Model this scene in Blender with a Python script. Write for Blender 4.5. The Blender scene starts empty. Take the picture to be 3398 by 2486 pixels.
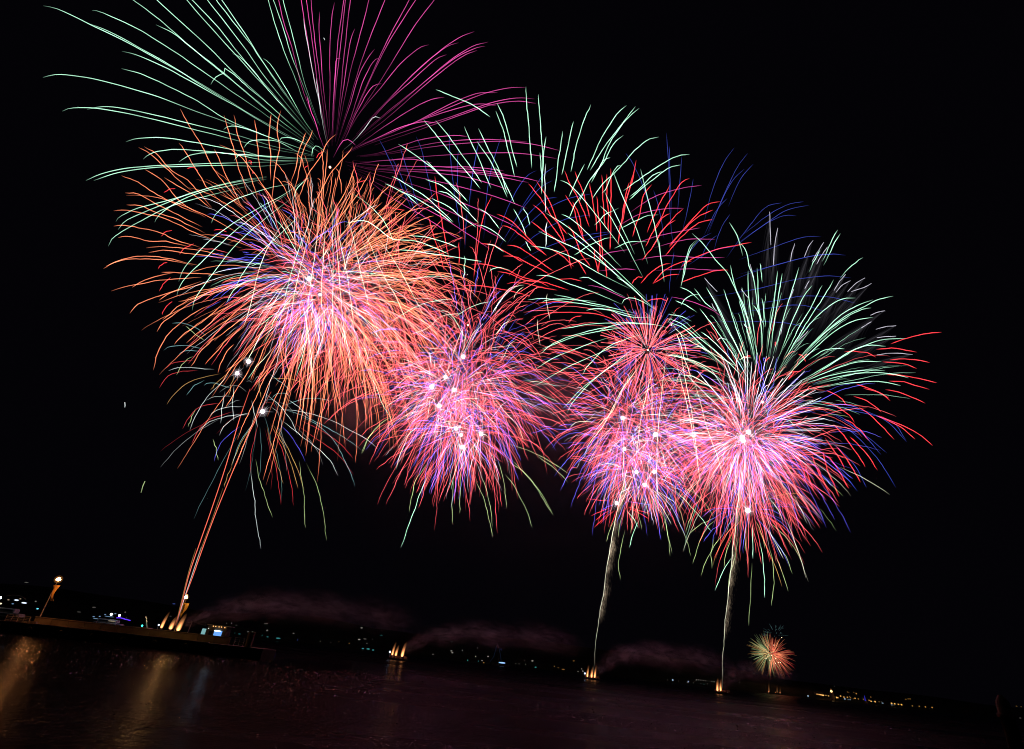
import bpy, bmesh, math, random
from mathutils import Vector, Matrix, noise

# ------------------------------------------------------------------ camera, sky, exposure
S = bpy.context.scene
COL = S.collection
FPX, CX, CY, EYE = 1699.0, 1699.0, 1243.0, 4.0          # photograph is 3398 px wide, 18 mm on a 36 mm sensor
PITCH, ROLL = math.radians(29.3), math.radians(6.1)
fwd = Vector((0, math.cos(PITCH), math.sin(PITCH)))
right0 = Vector((1, 0, 0))
up0 = Vector((0, -math.sin(PITCH), math.cos(PITCH)))
rgt = math.cos(ROLL) * right0 + math.sin(ROLL) * up0
upv = -math.sin(ROLL) * right0 + math.cos(ROLL) * up0
CAM = Vector((0, 0, EYE))
cd = bpy.data.cameras.new('camera')
cam = bpy.data.objects.new('camera', cd)
COL.objects.link(cam)
m = Matrix((rgt, upv, -fwd)).transposed().to_4x4()
m.translation = CAM
cam.matrix_world = m
cd.sensor_width = 36.0
cd.lens = 18.0
cd.clip_start = 0.1
cd.clip_end = 12000.0
S.camera = cam

W = bpy.data.worlds.new('World')
S.world = W
W.use_nodes = True
wt = W.node_tree
wt.nodes.clear()
sky = wt.nodes.new('ShaderNodeTexSky')
sky.sky_type = 'NISHITA'
sky.sun_disc = False
sky.sun_elevation = math.radians(-14)
sky.sun_rotation = math.radians(200)
bg = wt.nodes.new('ShaderNodeBackground')
bg.inputs['Strength'].default_value = 0.05
wt.links.new(sky.outputs[0], bg.inputs['Color'])
bg2 = wt.nodes.new('ShaderNodeBackground')              # faint town glow left in the night air
bg2.inputs['Color'].default_value = (0.62, 0.5, 1.0, 1)
bg2.inputs['Strength'].default_value = 0.0016
ad = wt.nodes.new('ShaderNodeAddShader')
wo = wt.nodes.new('ShaderNodeOutputWorld')
wt.links.new(bg.outputs[0], ad.inputs[0])
wt.links.new(bg2.outputs[0], ad.inputs[1])
wt.links.new(ad.outputs[0], wo.inputs['Surface'])

S.view_settings.view_transform = 'Standard'
S.view_settings.look = 'None'
S.view_settings.exposure = 0.0
S.view_settings.gamma = 1.0
S.view_settings.use_curve_mapping = False
cy = S.cycles
cy.max_bounces = 5
cy.diffuse_bounces = 1
cy.glossy_bounces = 2
cy.transmission_bounces = 2
cy.volume_bounces = 0
cy.transparent_max_bounces = 160
cy.caustics_reflective = False
cy.caustics_refractive = False
cy.sample_clamp_indirect = 2.0
cy.use_denoising = True
cy.filter_width = 1.05
cy.volume_step_rate = 4.0
cy.volume_max_steps = 48

# ------------------------------------------------------------------ placing: a line of sight met at a real distance
def ray(x, y):
    return fwd + rgt * ((x - CX) / FPX) + upv * ((CY - y) / FPX)

def at(x, y, Y):
    d = ray(x, y)
    return CAM + d * (Y / d.y)

def ground(x, y, z=0.0):
    d = ray(x, y)
    return CAM + d * ((z - EYE) / d.z)

def depth(p):
    return (p - CAM).dot(fwd)

# ------------------------------------------------------------------ helpers
def tag(o, label=None, cat=None, group=None, kind=None):
    if label: o['label'] = label
    if cat: o['category'] = cat
    if group: o['group'] = group
    if kind: o['kind'] = kind
    return o

def empty(name, loc, label=None, cat=None, group=None, rz=0.0, kind=None):
    o = bpy.data.objects.new(name, None)
    o.empty_display_size = 0.5
    o.location = loc
    o.rotation_euler = (0, 0, rz)
    COL.objects.link(o)
    return tag(o, label, cat, group, kind)

def obj(name, bm, mats, parent=None, smooth=False):
    me = bpy.data.meshes.new(name)
    bm.to_mesh(me)
    bm.free()
    for mm in (mats if isinstance(mats, (list, tuple)) else [mats]):
        me.materials.append(mm)
    if smooth:
        for p in me.polygons: p.use_smooth = True
    o = bpy.data.objects.new(name, me)
    COL.objects.link(o)
    o.parent = parent
    return o

def box(bm, c, s, rz=0.0, bevel=0.0, mi=0, M=None):
    r = bmesh.ops.create_cube(bm, size=1.0)
    vs = r['verts']
    mat = Matrix.Translation(c) @ Matrix.Rotation(rz, 4, 'Z') @ Matrix.Diagonal((s[0], s[1], s[2], 1))
    if M is not None: mat = M @ mat
    bmesh.ops.transform(bm, matrix=mat, verts=vs)
    fs = list({f for v in vs for f in v.link_faces})
    for f in fs: f.material_index = mi
    if bevel > 0:
        es = list({e for f in fs for e in f.edges})
        bmesh.ops.bevel(bm, geom=es, offset=bevel, segments=2, affect='EDGES', material=-1)

def tube(bm, pts, rad, n=8, mi=0, cap=True):
    pts = [Vector(p) for p in pts]
    rads = rad if isinstance(rad, (list, tuple)) else [rad] * len(pts)
    rings = []
    for i, p in enumerate(pts):
        d = (pts[min(i + 1, len(pts) - 1)] - pts[max(i - 1, 0)]).normalized()
        a = Vector((0, 0, 1)) if abs(d.z) < 0.9 else Vector((1, 0, 0))
        u = d.cross(a).normalized()
        v = d.cross(u)
        rings.append([bm.verts.new(p + (u * math.cos(t) + v * math.sin(t)) * rads[i]) for t in [2 * math.pi * k / n for k in range(n)]])
    for a, b in zip(rings, rings[1:]):
        for k in range(n):
            f = bm.faces.new((a[k], a[(k + 1) % n], b[(k + 1) % n], b[k]))
            f.material_index = mi
            f.smooth = True
    if cap:
        for ring in (rings[0], rings[-1]):
            f = bm.faces.new(ring); f.material_index = mi

def ball(bm, c, r, mi=0, sub=2, sc=(1, 1, 1)):
    q = bmesh.ops.create_icosphere(bm, subdivisions=sub, radius=r)
    bmesh.ops.transform(bm, matrix=Matrix.Translation(c) @ Matrix.Diagonal((sc[0], sc[1], sc[2], 1)), verts=q['verts'])
    for f in {f for v in q['verts'] for f in v.link_faces}:
        f.material_index = mi; f.smooth = True

# ------------------------------------------------------------------ materials
def principled(name, col, rough=0.6, metal=0.0, var=0.25, scale=1.5, bump=0.0):
    mt = bpy.data.materials.new(name)
    mt.use_nodes = True
    nt = mt.node_tree
    b = nt.nodes['Principled BSDF']
    b.inputs['Roughness'].default_value = rough
    b.inputs['Metallic'].default_value = metal
    tc = nt.nodes.new('ShaderNodeTexCoord')
    nz = nt.nodes.new('ShaderNodeTexNoise')
    nz.inputs['Scale'].default_value = scale
    nz.inputs['Detail'].default_value = 6
    nt.links.new(tc.outputs['Object'], nz.inputs['Vector'])
    rp = nt.nodes.new('ShaderNodeValToRGB')
    rp.color_ramp.elements[0].position = 0.3
    rp.color_ramp.elements[1].position = 0.7
    rp.color_ramp.elements[0].color = (*[c * (1 - var) for c in col], 1)
    rp.color_ramp.elements[1].color = (*[min(1, c * (1 + var)) for c in col], 1)
    nt.links.new(nz.outputs['Fac'], rp.inputs['Fac'])
    nt.links.new(rp.outputs['Color'], b.inputs['Base Color'])
    if bump:
        bp = nt.nodes.new('ShaderNodeBump')
        bp.inputs['Strength'].default_value = bump
        nt.links.new(nz.outputs['Fac'], bp.inputs['Height'])
        nt.links.new(bp.outputs['Normal'], b.inputs['Normal'])
    return mt

def lamp_mat(name, col, strength, sample=True):
    mt = bpy.data.materials.new(name)
    mt.use_nodes = True
    nt = mt.node_tree
    nt.nodes.clear()
    e = nt.nodes.new('ShaderNodeEmission')
    e.inputs['Color'].default_value = (*col, 1)
    e.inputs['Strength'].default_value = strength
    o = nt.nodes.new('ShaderNodeOutputMaterial')
    nt.links.new(e.outputs[0], o.inputs['Surface'])
    if not sample: mt.cycles.emission_sampling = 'NONE'
    return mt

def spark_mat(name, col):
    """burning star: gives off its own light, hides nothing behind it; 'burn' is how hotly each stretch burned"""
    mt = bpy.data.materials.new(name)
    mt.use_nodes = True
    nt = mt.node_tree
    nt.nodes.clear()
    at_ = nt.nodes.new('ShaderNodeAttribute')
    at_.attribute_name = 'burn'
    e = nt.nodes.new('ShaderNodeEmission')
    e.inputs['Color'].default_value = (*col, 1)
    nt.links.new(at_.outputs['Fac'], e.inputs['Strength'])
    t = nt.nodes.new('ShaderNodeBsdfTransparent')
    a = nt.nodes.new('ShaderNodeAddShader')
    o = nt.nodes.new('ShaderNodeOutputMaterial')
    nt.links.new(e.outputs[0], a.inputs[0])
    nt.links.new(t.outputs[0], a.inputs[1])
    nt.links.new(a.outputs[0], o.inputs['Surface'])
    mt.cycles.emission_sampling = 'NONE'
    return mt

SPARK = {k: spark_mat(n + '_spark', c) for k, (n, c) in {
    'g': ('green', (0.50, 1.0, 0.70)), 'm': ('magenta', (0.62, 0.065, 0.31)), 'v': ('ember_red', (1.0, 0.16, 0.10)), 'o': ('orange', (1.0, 0.26, 0.125)),
    'r': ('red', (1.0, 0.05, 0.065)), 'p': ('rose', (1.0, 0.125, 0.145)), 'b': ('blue', (0.15, 0.13, 0.86)),
    'f': ('deep_blue', (0.045, 0.065, 0.42)), 'w': ('white', (0.72, 0.80, 0.80)), 's': ('silver', (0.75, 0.72, 0.85)),
    't': ('teal', (0.22, 0.46, 0.48)), 'y': ('lime', (0.42, 0.55, 0.24)), 'd': ('gold', (0.62, 0.33, 0.11)),
    'k': ('dark_red', (0.55, 0.04, 0.05)), 'l': ('pale', (0.80, 0.75, 0.85)), 'c': ('cream', (0.85, 0.84, 0.62)), 'h': ('bronze', (0.62, 0.47, 0.32)),
}.items()}
GAIN = 1.0

# ------------------------------------------------------------------ star trails
def spline(pts, n):
    P = [pts[0] * 2 - pts[1]] + list(pts) + [pts[-1] * 2 - pts[-2]]
    L = [0.0]
    for a, b in zip(pts, pts[1:]): L.append(L[-1] + (b - a).length)
    out = []
    for i in range(n):
        s = L[-1] * i / (n - 1)
        k = 0
        while k < len(pts) - 2 and L[k + 1] < s: k += 1
        t = (s - L[k]) / max(1e-9, L[k + 1] - L[k])
        a, b, c, d = P[k], P[k + 1], P[k + 2], P[k + 3]
        out.append(0.5 * ((2 * b) + (c - a) * t + (2 * a - 5 * b + 4 * c - d) * t * t + (3 * b - a - 3 * c + d) * t ** 3))
    return out

SHEATH, HOT = 0.76, 0.68
def trail_mesh(name, trails, mat, parent, origin, core=True):
    """each trail: points, radii, burn; three-sided tapering tubes in ONE mesh"""
    V, Fc, B = [], [], []
    both = []
    for pts, rad, burn in trails:                       # a coloured sheath round a hotter thread
        both.append((pts, [r * SHEATH for r in rad], [b * 0.13 for b in burn]))
        if core: both.append((pts, [r * 0.46 for r in rad], [b * HOT for b in burn]))
    for pts, rad, burn in both:
        base = len(V)
        n = len(pts)
        for i, p in enumerate(pts):
            d = (pts[min(i + 1, n - 1)] - pts[max(i - 1, 0)])
            d = d.normalized() if d.length > 1e-9 else Vector((0, 0, 1))
            u = d.cross(p - CAM)
            u = u.normalized() if u.length > 1e-6 else Vector((1, 0, 0))
            v = d.cross(u)
            for k in range(3):
                t = math.pi / 2 + 2 * math.pi * k / 3
                V.append(p - origin + (u * math.cos(t) + v * math.sin(t)) * rad[i])
                B.append(burn[i])
        for i in range(n - 1):
            for k in range(3):
                a = base + i * 3
                Fc.append((a + k, a + (k + 1) % 3, a + 3 + (k + 1) % 3, a + 3 + k))
    me = bpy.data.meshes.new(name)
    me.from_pydata([tuple(v) for v in V], [], Fc)
    at_ = me.attributes.new('burn', 'FLOAT', 'POINT')
    at_.data.foreach_set('value', B)
    me.materials.append(mat)
    o = bpy.data.objects.new(name, me)
    COL.objects.link(o)
    o.parent = parent
    return o

def wob(rng, n, amp, mpp):
    """wind shiver of a falling star, metres"""
    ph = [rng.uniform(0, 6.28) for _ in range(6)]
    fr = [rng.uniform(1.6, 2.6), rng.uniform(4, 6), rng.uniform(8, 12)]
    out = []
    for i in range(n):
        t = i / (n - 1)
        a = sum(math.sin(6.28 * f * t + ph[k]) * w for k, (f, w) in enumerate(zip(fr, (1.0, 0.6, 0.5))))
        b = sum(math.sin(6.28 * f * t + ph[3 + k]) * w for k, (f, w) in enumerate(zip(fr, (1.0, 0.6, 0.5))))
        e = min(1, 4 * t + 0.2)
        out.append((right0 * a + Vector((0, 0, 1)) * b) * (amp * mpp * e))
    return out

def profile(n, fi, fo, b, rng, lo=0.04):
    """burn along a trail, index 0 = where the star first shows"""
    out = []
    f1, f2, q1, q2 = rng.uniform(1.2, 2.6), rng.uniform(4, 9), rng.uniform(0, 6.28), rng.uniform(0, 6.28)
    for i in range(n):
        t = i / (n - 1)
        a = 1.0 if fi <= 0 else min(1.0, lo + (1 - lo) * (t / fi) ** (1.8 if fi > 0.5 else 1.0))
        z = 1.0 if fo <= 0 else min(1.0, (1 - t) / fo + 0.05)
        out.append(b * a * z * GAIN * (1 + 0.22 * math.sin(6.28 * f1 * t + q1) + 0.14 * math.sin(6.28 * f2 * t + q2)))
    return out

def drawn(text, view, parent, centre, Y, rng, width=4.5, burn=1.0, fi=0.3, fo=0.08, amp=1.0, default='g', R=None, inward=0.0):
    """trails whose course was read off the photograph: outer end first. Each star flies out on a sphere round the burst centre"""
    ox, oy, s = view
    C = at(centre[0], centre[1], Y)
    mpp = depth(C) / FPX
    rows = []
    for line in text.strip().split('\n'):
        line = line.strip()
        if not line: continue
        q = line.split()
        c = default
        bm_ = burn
        if q[0][0].isalpha():
            c = q[0][0]
            if len(q[0]) > 1: bm_ = burn * float(q[0][1:])
            q = q[1:]
        P = [tuple(float(v) for v in w.split(',')) for w in q]
        P = [Vector((ox + x / s, oy + y / s, 0)) for x, y in P]
        if inward > 0:                                  # the thin first part of the flight, near the break
            P.append(P[-1] + (Vector((centre[0], centre[1], 0)) - P[-1]) * inward)
        if P[0].y < 3: P.insert(0, P[0] + (P[0] - P[1]).normalized() * 60)
        rows.append((c, bm_, P[::-1]))
    ctr = Vector((centre[0], centre[1], 0))
    if R is None: R = 1.02 * max((p - ctr).length for _, _, P in rows for p in P)
    for c, bm_, P in rows:
        L = sum((b - a).length for a, b in zip(P, P[1:]))
        n = max(8, min(44, int(L / 14)))
        Q = spline(P, n)
        rt = max((p - ctr).length for p in P)
        sgn = rng.choice((-1, 1))
        zt = sgn * math.sqrt(max(0.0, R * R - rt * rt)) * mpp * 0.8
        w = wob(rng, n, amp * 0.6, mpp)
        pts = []
        for i, p in enumerate(Q):
            r = (p - ctr).length
            pts.append(at(p.x, p.y, Y + zt * r / max(rt, 1.0)) + w[i])
        pr = profile(n, fi, fo, bm_, rng)
        rad = [0.5 * width * depth(p) / FPX * (0.6 + 0.4 * min(1, 6 * (1 - i / (n - 1)))) * (0.55 + 0.45 * min(1, (i / (n - 1)) / max(0.05, fi))) for i, p in enumerate(pts)]
        trail_mesh('spark_trail', [(pts, rad, pr)], SPARK[c], parent, parent.location.copy())

def shell(parent, centre, Y, rng, col, n, R, width=3.6, burn=1.0, t0=(0.08, 0.4), t1=(0.75, 1.0), drag=1.6, drop=0.25,
          amp=1.6, fi=0.2, fo=0.22, spread=0.14, mask=None, made=[0], cap=100, squash=1.0):
    """stars thrown evenly from a bursting shell, slowed by the air and pulled down"""
    C = at(centre[0], centre[1], Y)
    mpp = depth(C) / FPX
    Rm = R * mpp
    loose = []
    k = 0
    while k < n:
        z = rng.uniform(-1, 1)
        a = rng.uniform(0, 2 * math.pi)
        q = math.sqrt(1 - z * z)
        d = Vector((q * math.cos(a), q * math.sin(a), z))
        if mask and not mask(d, rng): continue
        k += 1
        v = Rm * (1 + max(-2.2 * spread, min(1.1 * spread, rng.gauss(0, spread)))) * (1 if d.z > 0 else squash)
        a0, a1 = rng.uniform(*t0), rng.uniform(*t1)
        m_ = max(7, min(30, int((a1 - a0) * R / 13)))
        w = wob(rng, m_, amp * 0.55, mpp)
        pts = []
        for i in range(m_):
            t = a0 + (a1 - a0) * i / (m_ - 1)
            f_ = (1 - math.exp(-drag * t)) / (1 - math.exp(-drag))
            pts.append(C + d * (v * f_) + Vector((0, 0, -drop * Rm * t * t)) + w[i])
        pr = profile(m_, fi, fo, burn * rng.uniform(0.4, 1.3), rng)
        rad = [0.5 * width * depth(p) / FPX for p in pts]
        c = col if len(col) == 1 else rng.choice(col)
        if k <= cap and len(col) == 1 or (k <= cap):
            trail_mesh('spark_trail', [(pts, rad, pr)], SPARK[c], parent, parent.location.copy())
        else:
            loose.append((c, (pts, rad, pr)))
    if loose:
        for c in sorted({c for c, _ in loose}):
            o = trail_mesh('spark_trail', [t for cc, t in loose if cc == c], SPARK[c], parent, parent.location.copy())
            o['kind'] = 'stuff'

def burst(name, label, centre, Y, cat='firework', group=None):
    return empty(name, at(centre[0], centre[1], Y), label, cat, group)

FLASH = lamp_mat('flash_fire', (1.0, 0.50, 0.80), 22.0)
FLASH_DIM = lamp_mat('ember_fire', (1.0, 0.62, 0.40), 3.0)
HALO = spark_mat('flash_halo', (1.0, 0.80, 0.84))  # even faint emission for the halo shells round the flashes
HALO.node_tree.nodes['Emission'].inputs['Strength'].default_value = 0.030
for l_ in list(HALO.node_tree.nodes['Emission'].inputs['Strength'].links): HALO.node_tree.links.remove(l_)
def flash(parent, x, y, Y, d=20, mat=None):
    p = at(x, y, Y)
    bm = bmesh.new()
    d *= 0.64
    ball(bm, (0, 0, 0), 0.5 * d * depth(p) / FPX, sub=3)
    o = obj('flash', bm, mat or FLASH, parent, True)
    o.location = p - parent.location
    if mat is None:                                     # soft halo round the flash, built as nested faintly glowing shells
        bm = bmesh.new()
        r = 0.5 * d * depth(p) / FPX
        for s in (1.12, 1.3, 1.6, 2.1, 2.9): ball(bm, (0, 0, 0), r * s, sub=3)
        g = obj('flash_glow', bm, HALO, o, True)
        fr = random.Random(int(x * 7 + y))              # fragments thrown out of the flash
        rays = []
        for k in range(fr.randint(9, 16)):
            v = Vector((fr.gauss(0, 1), fr.gauss(0, 0.6), fr.gauss(0, 1))).normalized() * r * fr.uniform(2.0, 6.0)
            rays.append(([p, p + v * 0.5 - Vector((0, 0, 0.02 * r)), p + v - Vector((0, 0, 0.1 * r))], [r * 0.30, r * 0.22, r * 0.08], [0.55, 0.32, 0.03]))
        trail_mesh('flash_spark', rays, SPARK['l'], o, p)
    return o

def cluster(parent, centres, Y, rng, col, n, R, width, burn, near, **kw):
    """a salvo of small shells that broke at slightly different places"""
    left = kw.pop('own', 100)
    for i, (x, y) in enumerate(centres):
        low = (y - min(c[1] for c in centres)) / max(1.0, max(c[1] for c in centres) - min(c[1] for c in centres))
        shell(parent, (x, y), Y + rng.uniform(-near, near), rng, col, n, R * rng.uniform(0.7, 1.08) * (1.08 - 0.38 * low), width, burn, cap=max(0, min(left, n)), squash=0.85, **kw)
        left -= n
# ------------------------------------------------------------------ SETTING: water, far hills
def water_material():
    mt = bpy.data.materials.new('night_sea')
    mt.use_nodes = True
    nt = mt.node_tree
    b = nt.nodes['Principled BSDF']
    b.inputs['Base Color'].default_value = (0.004, 0.0035, 0.005, 1)
    b.inputs['Roughness'].default_value = 0.13
    b.inputs['IOR'].default_value = 1.33
    b.inputs['Specular IOR Level'].default_value = 0.030
    tc = nt.nodes.new('ShaderNodeTexCoord')
    h = None
    for sc, dist, amp, st in ((0.13, 0.6, 0.10, (1, 1.8, 1)), (1.5, 0.3, 0.20, (0.8, 1.6, 1)), (4.5, 0.3, 0.12, (0.8, 1.4, 1))):
        mp = nt.nodes.new('ShaderNodeMapping')
        mp.inputs['Scale'].default_value = st
        mp.inputs['Rotation'].default_value = (0, 0, 0.2 + sc)
        nt.links.new(tc.outputs['Object'], mp.inputs['Vector'])
        nz = nt.nodes.new('ShaderNodeTexNoise')
        nz.inputs['Scale'].default_value = sc
        nz.inputs['Detail'].default_value = 3
        nz.inputs['Distortion'].default_value = dist
        nt.links.new(mp.outputs[0], nz.inputs['Vector'])
        mu = nt.nodes.new('ShaderNodeMath'); mu.operation = 'MULTIPLY'
        mu.inputs[1].default_value = amp
        nt.links.new(nz.outputs['Fac'], mu.inputs[0])
        if h is None: h = mu
        else:
            ad_ = nt.nodes.new('ShaderNodeMath'); ad_.operation = 'ADD'
            nt.links.new(h.outputs[0], ad_.inputs[0]); nt.links.new(mu.outputs[0], ad_.inputs[1])
            h = ad_
    bp = nt.nodes.new('ShaderNodeBump')
    bp.inputs['Strength'].default_value = 0.42
    bp.inputs['Distance'].default_value = 1.0
    sp_ = nt.nodes.new('ShaderNodeSeparateXYZ')         # sheltered by the pier, choppier out on the open bay
    nt.links.new(tc.outputs['Object'], sp_.inputs[0])
    for lo_, hi_, sock in ((0.42, 1.5, bp.inputs['Strength']), (0.13, 0.42, b.inputs['Roughness'])):
        mr_ = nt.nodes.new('ShaderNodeMapRange'); mr_.interpolation_type = 'SMOOTHSTEP'
        mr_.inputs[1].default_value = 110.0; mr_.inputs[2].default_value = 230.0
        mx_ = nt.nodes.new('ShaderNodeMapRange'); mx_.interpolation_type = 'SMOOTHSTEP'
        mx_.inputs[1].default_value = -42.0; mx_.inputs[2].default_value = 0.0
        nt.links.new(sp_.outputs['X'], mx_.inputs[0]); nt.links.new(sp_.outputs['Y'], mr_.inputs[0])
        mm_ = nt.nodes.new('ShaderNodeMath'); mm_.operation = 'MAXIMUM'
        nt.links.new(mx_.outputs[0], mm_.inputs[0]); nt.links.new(mr_.outputs[0], mm_.inputs[1])
        mp_ = nt.nodes.new('ShaderNodeMapping')         # wind lanes: smooth slicks between ruffled patches
        mp_.inputs['Scale'].default_value = (0.010, 0.045, 1)
        mp_.inputs['Rotation'].default_value = (0, 0, 0.25)
        nt.links.new(tc.outputs['Object'], mp_.inputs['Vector'])
        sn_ = nt.nodes.new('ShaderNodeTexNoise'); sn_.inputs['Scale'].default_value = 1.0; sn_.inputs['Detail'].default_value = 5
        nt.links.new(mp_.outputs[0], sn_.inputs['Vector'])
        sm_ = nt.nodes.new('ShaderNodeMapRange')
        sm_.inputs[1].default_value = 0.36; sm_.inputs[2].default_value = 0.62; sm_.inputs[3].default_value = 0.15; sm_.inputs[4].default_value = 1.0
        nt.links.new(sn_.outputs['Fac'], sm_.inputs[0])
        mk_ = nt.nodes.new('ShaderNodeMath'); mk_.operation = 'MULTIPLY'
        nt.links.new(mm_.outputs[0], mk_.inputs[0]); nt.links.new(sm_.outputs[0], mk_.inputs[1])
        mm_ = mk_
        ml_ = nt.nodes.new('ShaderNodeMapRange')
        ml_.inputs[3].default_value = lo_; ml_.inputs[4].default_value = hi_
        nt.links.new(mm_.outputs[0], ml_.inputs[0]); nt.links.new(ml_.outputs[0], sock)
    nt.links.new(h.outputs[0], bp.inputs['Height'])
    nt.links.new(bp.outputs[0], b.inputs['Normal'])
    return mt

bm = bmesh.new()
vs = [bm.verts.new(p) for p in ((-6000, -80, 0), (6000, -80, 0), (6000, 9000, 0), (-6000, 9000, 0))]
bm.faces.new(vs)
tag(obj('sea', bm, water_material()), kind='structure')

rp = random.Random(5)                                # steep little wavelets that catch the flashes
gl = principled('wavelet_water', (0.004, 0.0035, 0.005), 0.08, var=0.05)
gl.node_tree.nodes['Principled BSDF'].inputs['IOR'].default_value = 1.33
V_, F_ = [], []
for i in range(60000):
    yy = 28 + 92 * rp.random() ** 1.5
    xx = rp.uniform(-1.05, 1.05) * yy + rp.uniform(-6, 6)
    if noise.noise(Vector((xx * 0.09, yy * 0.05, 0.3))) + 0.5 * noise.noise(Vector((xx * 0.4, yy * 0.3, 4.0))) < rp.uniform(-0.25, 0.35): continue
    s_ = rp.uniform(0.016, 0.042) * yy / 45
    tx, ty = rp.gauss(0, 0.16), rp.gauss(0.0, 0.20)
    b0_ = len(V_)
    for dx_, dy_ in ((-1, -1), (1, -1), (1, 1), (-1, 1)):
        V_.append((xx + dx_ * s_, yy + dy_ * s_ * 1.4, 0.06 + dx_ * s_ * tx + dy_ * s_ * 1.4 * ty))
    F_.append((b0_, b0_ + 1, b0_ + 2, b0_ + 3))
me_ = bpy.data.meshes.new('ripples'); me_.from_pydata(V_, [], F_); me_.materials.append(gl)
o = bpy.data.objects.new('ripples', me_); COL.objects.link(o); tag(o, 'small glinting wavelets on the dark near water', 'ripples', kind='stuff')

def hill_z(x, Y):
    if Y < 1000: return -2.0
    t = (Y - 1000) / 500
    h = (1.2 + 62 * min(1.0, t) ** 1.15) * (0.85 + 0.4 * noise.noise(Vector((x * 0.003, Y * 0.004, 3.1))))
    k = 1.0 if x < 300 else max(0.5, 1 - (x - 300) / 1500)
    return max(1.0, h * k)
bm = bmesh.new()
NXH, NYH = 140, 26
grid = [[bm.verts.new((-2600 + 5600 * i / NXH, 1000 + 900 * j / NYH, hill_z(-2600 + 5600 * i / NXH, 1000 + 900 * j / NYH) if j else -1.0)) for j in range(NYH + 1)] for i in range(NXH + 1)]
for i in range(NXH):
    for j in range(NYH):
        bm.faces.new((grid[i][j], grid[i + 1][j], grid[i + 1][j + 1], grid[i][j + 1])).smooth = True
tag(obj('hills', bm, principled('wooded_hillside', (0.035, 0.045, 0.025), 0.95, var=0.5, scale=0.02)), kind='structure')

# ------------------------------------------------------------------ pier
concrete = principled('weathered_concrete', (0.32, 0.29, 0.25), 0.85, var=0.3, scale=0.7, bump=0.2)
wall_mat = principled('rendered_wall', (0.30, 0.24, 0.17), 0.9, var=0.25, scale=0.5, bump=0.15)
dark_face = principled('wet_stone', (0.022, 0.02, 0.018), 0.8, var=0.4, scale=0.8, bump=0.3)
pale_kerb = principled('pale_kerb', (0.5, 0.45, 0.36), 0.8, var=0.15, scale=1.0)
grey_metal = principled('painted_steel', (0.28, 0.27, 0.25), 0.45, 0.3, var=0.1)
dark_metal = principled('dark_steel', (0.05, 0.05, 0.055), 0.5, 0.4, var=0.2)
white_paint = principled('white_boat_paint', (0.75, 0.74, 0.72), 0.35, var=0.06)
hull_dark = principled('dark_hull_paint', (0.03, 0.032, 0.04), 0.4, var=0.2)
wood = principled('old_wood', (0.16, 0.10, 0.06), 0.85, var=0.35, scale=3)

PY = 118.0
DZ = 1.9
pier = empty('pier', (-100, PY, 0), 'long low concrete pier reaching in from the left', 'pier')
x_end = at(868, 2172, PY).x + 100
bm = bmesh.new()
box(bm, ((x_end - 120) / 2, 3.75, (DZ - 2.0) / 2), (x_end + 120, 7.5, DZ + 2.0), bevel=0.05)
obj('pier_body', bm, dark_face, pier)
bm = bmesh.new()
xk = at(690, 2134, PY).x + 100
box(bm, ((xk - 118) / 2, 0.35, DZ + 0.09), (xk + 118, 0.8, 0.17), bevel=0.03)
obj('kerb', bm, pale_kerb, pier)
bm = bmesh.new()
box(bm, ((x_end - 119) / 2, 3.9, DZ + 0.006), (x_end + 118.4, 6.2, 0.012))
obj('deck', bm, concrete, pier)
bm = bmesh.new()                                   # tyres hung along the face as fenders
for k in range(9):
    cx_ = -2 + k * 6.2
    n = 14
    ring = []
    for i in range(n):
        a = 2 * math.pi * i / n
        ring.append(Vector((cx_ + 0.42 * math.cos(a), -0.14, 0.95 + 0.42 * math.sin(a))))
    tube(bm, ring + [ring[0]], 0.12, 7, cap=False)
obj('tyre_fender', bm, dark_metal, pier)['kind'] = 'stuff'

# low wall along the pier
zt1, zt2 = at(131, 2049, PY + 4).z, at(438, 2081, PY + 4).z
xw1, xw2 = at(120, 2049, PY + 4).x, at(765, 2119, PY + 4).x
bm = bmesh.new()
hw = (zt1 + zt2) / 2 - DZ
box(bm, (0, 0, hw / 2), (xw2 - xw1, 0.35, hw), bevel=0.02)
for k in range(1, 12):                              # shallow pilasters
    box(bm, (-(xw2 - xw1) / 2 + k * (xw2 - xw1) / 12, -0.2, hw * 0.46), (0.4, 0.08, hw * 0.9))
o = obj('low_wall', bm, wall_mat)
o.location = ((xw1 + xw2) / 2, PY + 4, DZ)
tag(o, 'long low rendered wall running along the pier', 'wall')
pw = bmesh.new()
box(pw, (0, 0, 0.04), (xw2 - xw1 + 0.1, 0.5, 0.08), bevel=0.02)
q = obj('wall_coping', pw, pale_kerb, o); q.location = (0, 0, hw)

def railing(label, x0, x1, Y, z, h, n, mat):
    t = empty('railing', (x0, Y, z), label, 'railing')
    bm = bmesh.new()
    for k in range(4): tube(bm, [(0, 0, h * (k + 1) / 4), (x1 - x0, 0, h * (k + 1) / 4)], 0.035, 6)
    obj('rail', bm, mat, t)
    for k in range(n):
        bm = bmesh.new()
        tube(bm, [((x1 - x0) * k / (n - 1), 0, 0), ((x1 - x0) * k / (n - 1), 0, h + 0.05)], 0.05, 6)
        obj('post', bm, mat, t)
railing('dim steel railing at the left end of the pier', at(20, 2050, PY + 3).x, xw1 - 0.3, PY + 3, DZ, 1.25, 5, grey_metal)
railing('short white railing beside the dark pile at the end of the pier', at(776, 2136, PY + 2).x, at(806, 2140, PY + 2).x, PY + 2, DZ, 1.5, 3, white_paint)
pb = at(823, 2145, PY + 1.5)
bm = bmesh.new()
tube(bm, [(0, 0, 0), (0, 0, 2.6), (0, 0, 2.75)], [0.68, 0.66, 0.55], 14)
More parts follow.
